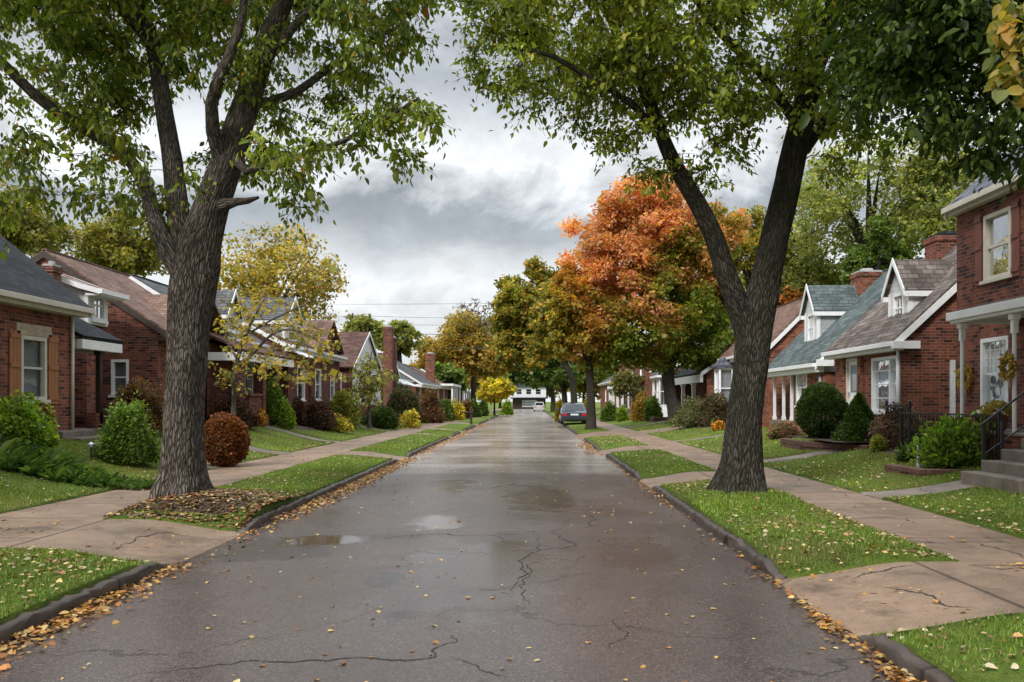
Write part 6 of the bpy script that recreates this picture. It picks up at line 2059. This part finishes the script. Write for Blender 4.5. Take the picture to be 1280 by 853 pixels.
def car(name, label, cat, cx, yr, z, L, W, H, paint, van=False):
    """seen from behind: rear at y = yr, nose away from the camera"""
    o = empty(name, (cx, yr + L / 2, z), label, cat)

    def sec(t, zb, zt, hw, tum):
        y = yr + L * t
        pts = []
        for (fx, fz) in ((-.82, 0), (-1, .16), (-1.0, .5), (-.985, .78), (-.93, 1), (-.5, 1.03), (0, 1.04), (.5, 1.03), (.93, 1), (.985, .78), (1.0, .5), (1, .16), (.82, 0)):
            pts.append((cx + fx * hw * (1 - tum * max(0, fz - .5)), y, z + zb + (zt - zb) * fz))
        return pts

    def loft(secs, name, mat, parent):
        k = len(secs[0])
        vs = [p for s_ in secs for p in s_]
        fs = [(i * k + j, i * k + j + 1, (i + 1) * k + j + 1, (i + 1) * k + j) for i in range(len(secs) - 1) for j in range(k - 1)]
        fs += [(i * k + k - 1, i * k, (i + 1) * k, (i + 1) * k + k - 1) for i in range(len(secs) - 1)]
        fs += [tuple(range(k)), tuple(range((len(secs) - 1) * k, len(secs) * k))[::-1]]
        return MB().add(vs, fs).build(name, mat, parent, smooth=False)

    belt = H * (.62 if not van else .60)
    hw = W / 2
    tail = .58 if not van else .62
    body = loft([sec(0, .30, H * tail - .06, hw * .90, .06), sec(.012, .25, H * tail, hw * .96, .06), sec(.04, .21, belt, hw, .05), sec(.25, .2, belt, hw, .05), sec(.6, .2, belt - .02, hw, .05),
                 sec(.72, .2, belt - .05, hw, .05), sec(.9, .2, belt - .16, hw * .97, .05), sec(.98, .24, belt - .24, hw * .9, .05), sec(1, .3, belt - .32, hw * .82, .05)], 'body', M[paint], o)
    r0 = .02 if van else .15
    cab = loft([[(cx + fx * hw * (.93 if fz == 0 else .74), yr + L * (t0 if fz == 0 else t1), z + (belt - .03 if fz == 0 else H * hz_)) for fx, fz in ((-1, 0), (-1, 1), (-.5, 1.0), (.5, 1.0), (1, 1), (1, 0))]
                for t0, t1, hz_ in ((r0, r0 + (.03 if van else .09), .97), (r0 + .1, r0 + .17, 1.0), (.45, .45, 1.0), (.70, .56, .97))], 'cabin', M[paint], o)
    # glass, set just proud of the cabin
    yb0, yb1 = yr + L * r0, yr + L * (r0 + (.03 if van else .09))
    def lerp(a, b, t):
        return a + (b - a) * t
    q = []
    for (fx, t) in ((-.84, .12), (.84, .12), (.80, .9), (-.80, .9)):
        yy = lerp(yb0, yb1, t) - .014
        q.append((cx + fx * hw * lerp(.93, .74, t), yy, z + lerp(belt - .03, H * .97, t)))
    MB().add(q, [(0, 1, 2, 3)]).build('rear_window', M['car_glass'], o, recalc=False)
    for sg in (-1, 1):
        q = []
        for (fy, t) in ((r0 + .08, .15), (.62, .15), (.53, .88), (r0 + .14, .88)):
            q.append((cx + sg * (hw * lerp(.93, .74, t) + .012), yr + L * fy, z + lerp(belt - .03, H * .985, t)))
        MB().add(q, [(0, 1, 2, 3)]).build('side_window', M['car_glass'], o, recalc=False)
        x0, x1 = sorted((cx + sg * hw * .90, cx + sg * hw * .55))
        zz = z + H * tail * .86
        MB().box(x0, x1, yr - .012, yr + .05, zz - .12, zz + .04).build('tail_light', M['tail_red'], o, bevel=.01)
        MB().box(*sorted((cx + sg * hw * 1.0, cx + sg * (hw + .16))), yr + L * .63, yr + L * .655, z + belt + .02, z + belt + .15).build('wing_mirror', M[paint], o, bevel=.02)
        for fy in (.18, .82):
            yy = yr + L * fy
            xw = cx + sg * (hw - .10)
            w = MB().tube((xw - .1, yy, z + .315), (xw + .1, yy, z + .315), .315, .315, 24).build('wheel', M['rubber'], o, bevel=.02)
            MB().tube((xw + sg * .1 - .008, yy, z + .315), (xw + sg * .1 + .008, yy, z + .315), .19, .18, 16).build('rim', M['metal'], w)
    MB().box(cx - hw * .93, cx + hw * .93, yr - .05, yr + .06, z + .30, z + .50).build('bumper', M['trim_black'] if not van else M[paint], o, bevel=.025)
    MB().box(cx - .26, cx + .26, yr - .016, yr + .02, z + H * tail * .74, z + H * tail * .74 + .11).build('number_plate', M['white'], o)
    return o


car('parked_car', 'dark blue sedan parked half on the right verge before the straight trunk', 'car', 2.9, 52.5, hz(2.9, 53) + .01, 4.5, 1.78, 1.42, 'car_blue')
car('parked_car', 'small white car far down the street under the green trees', 'car', 1.45, 131, .005, 4.3, 1.8, 1.6, 'car_white', True)

# ------------------------------------------------------------------ grass and fallen leaves
RG = np.random.default_rng(2024)


def in_gap(y, gaps):
    m = np.zeros(len(y), bool)
    for g in gaps:
        m |= (y > g[0] - .02) & (y < g[1] + .02)
    return m


def scatter(x0, x1, y0, y1, dens):
    n = int(abs(x1 - x0) * (y1 - y0) * dens)
    return RG.uniform(min(x0, x1), max(x0, x1), n), RG.uniform(y0, y1, n)


def noise2(x, y, f, seed):
    r = np.random.default_rng(seed)
    s_ = 0
    for i in range(5):
        a, p = r.random() * 6.3, r.random() * 6.3
        s_ = s_ + np.sin((x * math.cos(a) + y * math.sin(a)) * f * (1 + .6 * i) + p) / (1 + .5 * i)
    return s_ / 2


BEDS = [(-10.9, -8.8, 31.0, 44.5), (-10.0, -8.3, 46, 61), (8.0, 9.6, 17.6, 19.2), (7.5, 9.5, 14.3, 15.6), (7.6, 9.5, 35.2, 39.5), (7.4, 9.3, 49, 54)]
bp = []
for bi, (xa, xb, ya, yb) in enumerate(BEDS):
    xm_, ym_, rx_, ry_ = (xa + xb) / 2, (ya + yb) / 2, (xb - xa) / 2, (yb - ya) / 2
    t_ = np.linspace(0, 2 * PI, 64, endpoint=False)
    rr_ = 1.06 + .05 * np.sin(t_ * 5 + bi) + .04 * np.sin(t_ * 9 + 2 * bi)
    sq = (np.abs(np.cos(t_)) ** 4 + np.abs(np.sin(t_)) ** 4) ** -.25
    rings = []
    for q in (.0, .35, .7, 1.0):
        X_, Y_ = xm_ + np.cos(t_) * sq * rr_ * rx_ * q, ym_ + np.sin(t_) * sq * rr_ * ry_ * q
        rings.append(np.stack([X_, Y_, h(X_, Y_) + .024 - .02 * (q == 1.0)], 1))
    Vb = np.concatenate(rings)
    Fb = np.array([(r * 64 + i, r * 64 + (i + 1) % 64, (r + 1) * 64 + (i + 1) % 64, (r + 1) * 64 + i) for r in range(3) for i in range(64)])
    bp.append((Vb, Fb))
V, Fq = join(bp)
tag(mesh_np('planting_bed', V, Fq, M['mulch'], smooth=True), kind='structure')
gx, gy = [], []
for (y0, y1, dens) in ((4.6, 8.5, 3000), (8.5, 13, 2300), (13, 19, 1300), (19, 28, 600), (28, 45, 200)):
    for side in ('vl', 'vr', 'll', 'lr'):
        if side == 'vl':
            x, y = scatter(SL1 + .02, RL - .09, y0, y1, dens)
            m = ~in_gap(y, LEFT_GAPS)
        elif side == 'vr':
            x, y = scatter(RR + .09, SR0 - .02, y0, y1, dens)
            m = ~in_gap(y, RIGHT_GAPS)
        elif side == 'll':
            lim = -min(13, .68 * y1 + .4)
            if lim > SL0:
                continue
            x, y = scatter(SL0 - .02, lim, y0, y1, dens * .8)
            m = ~np.array([False] * len(x))
            for a, b, we in WALKS_L:
                m &= ~((y > a) & (y < b) & (x > we))
        else:
            lim = min(10.5, .66 * y1 + .4)
            if lim < SR1:
                continue
            x, y = scatter(SR1 + .02, lim, y0, y1, dens * .8)
            m = ~np.array([False] * len(x))
            for a, b, we in WALKS_R:
                m &= ~((y > a) & (y < b) & (x < we))
        vis = (x > -.70 * y - .3) & (x < .66 * y + .3)
        # bare mulch on the mound by the left tree, thin turf elsewhere
        bare = np.exp(-((np.abs(x + 4.8) / 1.25) ** 3 + (np.abs(y - 11.4) / 1.5) ** 4))
        if side == 'vl':
            m &= RG.random(len(x)) > np.clip(bare * 1.3, 0, .9)
        m &= RG.random(len(x)) < .82 + .3 * noise2(x, y, 1.7, 5)
        m &= vis
        for xa_, xb_, ya_, yb_ in BEDS:
            m &= ~((x > xa_) & (x < xb_) & (y > ya_) & (y < yb_) & (RG.random(len(x)) < .93))
        gx.append(x[m])
        gy.append(y[m])
gx, gy = np.concatenate(gx), np.concatenate(gy)
n = len(gx)
hh = (.018 + .028 * RG.random(n) ** 1.3) * (1 + .35 * noise2(gx, gy, 2.3, 8)) * (1 + .012 * gy)
wd = .0035 + .00030 * gy
az_ = RG.random(n) * 2 * PI
ln_ = RG.random(n) * .8
bx, by = np.cos(az_), np.sin(az_)
gz = h(gx, gy) + .008
base = np.stack([gx, gy, gz], 1)
side_v = np.stack([-by, bx, 0 * bx], 1) * wd[:, None]
tipv = base + np.stack([bx * ln_ * hh, by * ln_ * hh, hh], 1)
V = np.stack([base + side_v, base - side_v, tipv], 1).reshape(-1, 3)
Fq = np.arange(3 * n).reshape(-1, 3)
pt = .5 + .5 * noise2(gx, gy, 1.1, 9)
c = pal(RG, n, [(.115, .20, .018), (.16, .245, .028), (.20, .255, .038), (.24, .23, .06)], [30, 30, 15, 7], .22)
c = c * (.66 + .55 * pt[:, None])
dry = np.clip((noise2(gx, gy, 1.9, 31) - .25) * 1.6, 0, .6)[:, None]
c = c * (1 - dry) + np.array([.21, .19, .06]) * dry * RG.lognormal(0, .2, n)[:, None]
lawn_dry = ((np.abs(gx) > 5.8) & (gy > 14))[:, None]
c = np.where(lawn_dry, c * np.array([1.22, 1.02, 1.25]), c)
o = mesh_np('grass', V, Fq, M['blade'], None, col=np.repeat(c, 3, 0))
tag(o, kind='stuff')

# strap leaved border along the left lawn
bx_, by_ = [], []
for (px, py, D, w, nn) in ((10, 588, 14.3, .8, 900), (45, 590, 14.35, .75, 900), (85, 595, 14.3, .6, 700), (120, 603, 14.2, .45, 420), (150, 606, 14.2, .4, 380), (178, 608, 14.1, .35, 300), (-25, 585, 14.4, .9, 600)):
    a, r = RG.random(nn) * 2 * PI, RG.random(nn) ** .5 * w
    bx_.append(ax(px, D) + np.cos(a) * r * .85)
    by_.append(D + np.sin(a) * r)
bx_, by_ = np.concatenate(bx_), np.concatenate(by_)
n = len(bx_)
big = np.interp(bx_, [-10, -8.3, -7], [1.0, .7, .42])
P = np.stack([bx_, by_, h(bx_, by_) + .01], 1)
a = RG.random(n) * 2 * PI
A = np.stack([np.cos(a) * .8, np.sin(a) * .8, .55 + .8 * RG.random(n)], 1)
V, Fq, kk = leaves_mesh(P, A, np.stack([-np.cos(a) * .6, -np.sin(a) * .6, np.ones(n)], 1), .34 * big * RG.lognormal(0, .25, n), .07)
V = V.reshape(-1, 6, 3)
V[:, 3, 2] -= .05 * big
o = mesh_np('border_plants', V.reshape(-1, 3), Fq, M['leaf'], None, col=np.repeat(pal(RG, n, [(.055, .11, .026), (.08, .14, .035), (.032, .07, .02), (.14, .20, .045)], [3, 3, 2, 1]), kk, 0))
tag(o, kind='stuff')

LIT = [(.50, .28, .06), (.42, .19, .045), (.30, .12, .035), (.52, .38, .13), (.20, .09, .035), (.46, .36, .2), (.33, .2, .09)]


def litter(name, x, y, z, ls, seed, cols=LIT, w=(5, 5, 4, 3, 3, 2, 3), lift=.006, curl=.5):
    rg = np.random.default_rng(seed)
    n = len(x)
    a = rg.random(n) * 2 * PI
    A = np.stack([np.cos(a), np.sin(a), rg.normal(0, .16 * curl, n)], 1)
    Nn = np.stack([rg.normal(0, .5 * curl, n), rg.normal(0, .5 * curl, n), np.ones(n)], 1)
    P = np.stack([x, y, z + lift + .012 * rg.random(n) * curl * 2], 1)
    V, Fq, kk = leaves_mesh(P, A, Nn, ls * np.minimum(rg.lognormal(0, .4, n), 1.6), .36)
    o = mesh_np(name, V, Fq, M['litter'], None, col=np.repeat(pal(rg, n, cols, w, .25), kk, 0).clip(0, 1))
    tag(o, kind='stuff')


# drifts along the gutters
def gutter(xe, sgn, y0, y1, dens, wdt):
    n = int((y1 - y0) * dens)
    y = RG.uniform(y0, y1, n)
    k = np.clip(.55 + .6 * noise2(y * 0, y, 1.4, 4), .08, 1)
    m = RG.random(n) < k
    y = y[m]
    x = xe + sgn * np.abs(RG.normal(0, wdt, len(y)))
    return x, y


X1, Y1 = gutter(RL + .02, 1, 4.2, 8.4, 620, .13)
X2, Y2 = gutter(RL + .02, 1, 10.3, 24, 440, .17)
X3, Y3 = gutter(RL + .02, 1, 24, 60, 110, .2)
X4, Y4 = gutter(RR - .02, -1, 4.0, 6.4, 330, .08)
X5, Y5 = gutter(RR - .02, -1, 6.4, 9.5, 110, .06)
X6, Y6 = gutter(RR - .02, -1, 9.5, 40, 34, .07)
X7, Y7 = gutter(RL + .03, 1, 8.4, 10.3, 120, .2)
X8, Y8 = gutter(RR - .05, -1, 25.5, 32, 150, .25)
xx, yy = np.concatenate([X1, X2, X3, X4, X5, X6, X7, X8]), np.concatenate([Y1, Y2, Y3, Y4, Y5, Y6, Y7, Y8])
litter('gutter_leaves', xx, yy, road_z(xx) + .03 * RG.random(len(xx)) * np.exp(-np.minimum(np.abs(xx - RL), np.abs(xx - RR)) / .15), .05, 1, cols=[(.42, .22, .05), (.34, .14, .035), (.24, .09, .028), (.46, .31, .10), (.13, .06, .028), (.38, .28, .14), (.22, .13, .06)], curl=.9)
# thinly over the street and the walks
n = 560
y = 4.3 + 22 * RG.random(n) ** 1.6
x = RG.uniform(RL, RR, n)
litter('street_leaves', x, y, road_z(x), .04, 2, cols=[(.50, .34, .10), (.40, .2, .05), (.45, .38, .2), (.16, .08, .04)], w=(4, 3, 2, 2), curl=.3, lift=.003)
x = np.concatenate([RG.uniform(SL0, SL1, 150), RG.uniform(SR0, SR1, 150), RG.uniform(-7, RL, 130), RG.uniform(RR, 6, 110)])
y = np.concatenate([RG.uniform(8, 30, 150), RG.uniform(7, 30, 150), RG.uniform(8.4, 10.3, 130), RG.uniform(5.9, 7.5, 110)])
litter('walk_leaves', x, y, np.where(((x > RL - 1.84) & (x < RL)) | ((x > RR) & (x < SR0)), .13, .168), .05, 3, curl=.3, lift=.008)
# on the grass
lx, ly = [], []
for (xa, xb, ya, yb, nn) in ((SL1, RL - .15, 4.5, 8.2, 900), (SL0, -9, 5, 8.2, 300), (SL1, RL - .15, 13, 22.5, 520), (SL0 - .05, -11, 10.5, 17.9, 900), (SL0 - .05, -10.5, 19.2, 34, 500), (SL1, RL - .15, 24.6, 36, 160),
                             (RR + .15, SR0, 3.8, 5.7, 420), (SR1, 8, 4, 5.7, 200), (RR + .15, SR0, 7.7, 15.4, 1250), (RR + .15, SR0, 17.6, 25, 420), (RR + .15, SR0, 27.9, 35.4, 900), (SR1 + .05, 9.5, 13.4, 19.5, 1300), (SR1 + .05, 8.3, 7.7, 12.5, 1000),
                             (SR1 + .05, 9.6, 20.6, 30, 800), (SR1 + .05, 9.6, 31, 44, 350), (SL1, RL - .15, 10.4, 13.3, 500)):
    lx.append(RG.uniform(min(xa, xb), max(xa, xb), nn))
    ly.append(RG.uniform(ya, yb, nn))
# windrows against the walk edges
for (xe, sg, ya, yb, nn) in ((SL0, -1, 10.5, 30, 500), (SR1, 1, 7.7, 30, 700), (SR0, -1, 7.7, 15.4, 260)):
    ly.append(RG.uniform(ya, yb, nn))
    lx.append(xe + sg * np.abs(RG.normal(.03, .14, nn)))
lx, ly = np.concatenate(lx), np.concatenate(ly)
keep = RG.random(len(lx)) < .7 + .5 * noise2(lx, ly, .9, 12)
for a, b, we in WALKS_L:
    keep &= ~((ly > a) & (ly < b) & (lx < SL0) & (lx > we))
for a, b, we in WALKS_R:
    keep &= ~((ly > a) & (ly < b) & (lx > SR1) & (lx < we))
lx, ly = lx[keep], ly[keep]
litter('lawn_leaves', lx, ly, h(lx, ly) + .02, .044, 4, cols=[(.46, .33, .13), (.36, .2, .07), (.26, .13, .05), (.5, .40, .19), (.17, .09, .04), (.44, .36, .23)], w=(4, 3, 3, 4, 4, 5), curl=.8)
# the mound under the left tree
n = 5200
x = np.clip(-4.72 + RG.normal(0, .75, n), SL1 + .02, RL - .1)
y = 11.5 + RG.normal(0, .95, n)
m = (y > 10.42) & (np.hypot(x - ax(226, D1), y - D1) > .38)
litter('mound_leaves', x[m], y[m], h(x[m], y[m]) + .012, .048, 6, cols=[(.20, .10, .04), (.30, .15, .05), (.12, .06, .03), (.42, .28, .10), (.36, .26, .13), (.09, .05, .028)], w=(5, 4, 4, 2.2, 1.5, 4), curl=.8)
V, Fq = grid(SL1 + .03, RL - .16, 10.42, 13.4, 40, 60, lambda X, Y: h(X, Y) + .016 - .05 * (1 - np.exp(-(((X + 4.75) / 1.15) ** 2 + ((Y - 11.45) / 1.5) ** 2) ** 3)))
tag(mesh_np('mulch_mound', V, Fq, M['mulch'], smooth=True), kind='structure')

# ------------------------------------------------------------------ light
SUN_EL, SUN_AZ = math.radians(42), math.radians(212)     # high, behind the camera and to its left, through cloud
w = bpy.data.worlds.new('World')
SC.world = w
w.use_nodes = True
nt = w.node_tree
for nd in list(nt.nodes):
    nt.nodes.remove(nd)
k = N.__new__(N)
k.t = nt
out = nt.nodes.new('ShaderNodeOutputWorld')
sky = k.n('TexSky', sky_type='NISHITA')
sky.sun_disc = False
sky.sun_elevation = SUN_EL
sky.sun_rotation = SUN_AZ
sky.air_density, sky.dust_density, sky.ozone_density = 1.2, 2.0, 1.0
dvec = k.n('TexCoord').outputs['Generated']
s_ = k.n('SeparateXYZ', {0: dvec})
z = s_.outputs[2]
big = k.noise(k.n('VectorMath', {0: k.scale(dvec, (2.6, 2.6, 5.2)), 1: (1.3, 4.1, 2.2)}, operation='ADD').outputs[0], 1.0, 7, .55, .5)
fine = k.noise(k.n('VectorMath', {0: k.scale(dvec, (7, 7, 12)), 1: (3, 0, 7)}, operation='ADD').outputs[0], 1.0, 6, .6, .6)
zz = k.math('ADD', k.math('SUBTRACT', z, .045), k.math('ADD', k.math('MULTIPLY', k.math('SUBTRACT', big, .5), .20), k.math('MULTIPLY', k.math('SUBTRACT', fine, .5), .13)))
# layered cloud decks: pale at the horizon, a heavy dark band, a bright break, then grey
deck = k.ramp(zz, [(.0, (.76, .78, .80)), (.10, (.84, .86, .88)), (.13, (.62, .645, .67)), (.158, (.40, .43, .46)), (.188, (.34, .37, .40)), (.212, (.56, .585, .61)), (.25, (.84, .86, .88)), (.30, (.60, .625, .65)), (.345, (.40, .43, .46)), (.40, (.50, .53, .56)), (.47, (.44, .47, .50))])
cloud = k.mix(1, deck, k.ramp(k.math('ADD', k.math('MULTIPLY', big, .4), k.math('ADD', k.math('MULTIPLY', fine, .4), k.math('MULTIPLY', k.noise(k.scale(dvec, (19, 19, 27)), 1.0, 6, .62, .4), .2))), [(.36, .62), (.5, 1.0), (.62, 1.38)]), 'MULTIPLY')
# an overcast sky is brightest overhead; the unseen zenith is raised further to light the scene
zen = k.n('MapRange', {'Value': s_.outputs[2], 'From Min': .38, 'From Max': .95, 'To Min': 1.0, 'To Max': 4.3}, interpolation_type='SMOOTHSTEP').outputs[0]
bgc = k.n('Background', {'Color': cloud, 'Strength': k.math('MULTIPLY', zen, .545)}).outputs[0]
bgs = k.n('Background', {'Color': sky.outputs[0], 'Strength': .06}).outputs[0]
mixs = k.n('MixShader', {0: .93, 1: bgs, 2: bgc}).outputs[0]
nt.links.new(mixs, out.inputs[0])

sd = bpy.data.lights.new('sun', 'SUN')
sd.energy = 1.5
sd.angle = math.radians(14)
sd.color = (1, .965, .92)
so = bpy.data.objects.new('sun', sd)
COL.objects.link(so)
# Nishita: rotation 0 = +Y, turning clockwise seen from above
dsun = Vector((math.sin(SUN_AZ) * math.cos(SUN_EL), math.cos(SUN_AZ) * math.cos(SUN_EL), math.sin(SUN_EL)))
so.rotation_euler = dsun.to_track_quat('Z', 'Y').to_euler()
so.location = (0, 0, 40)

vs = SC.view_settings
vs.view_transform = 'Standard'
vs.look = 'None'
vs.exposure = 1.13
vs.gamma = 1
vs.use_curve_mapping = False
SC.render.engine = 'CYCLES'
cy = SC.cycles
cy.use_denoising = True
cy.max_bounces = 6
cy.diffuse_bounces = 3
cy.glossy_bounces = 3
cy.transmission_bounces = 4
cy.transparent_max_bounces = 8
cy.sample_clamp_indirect = 6
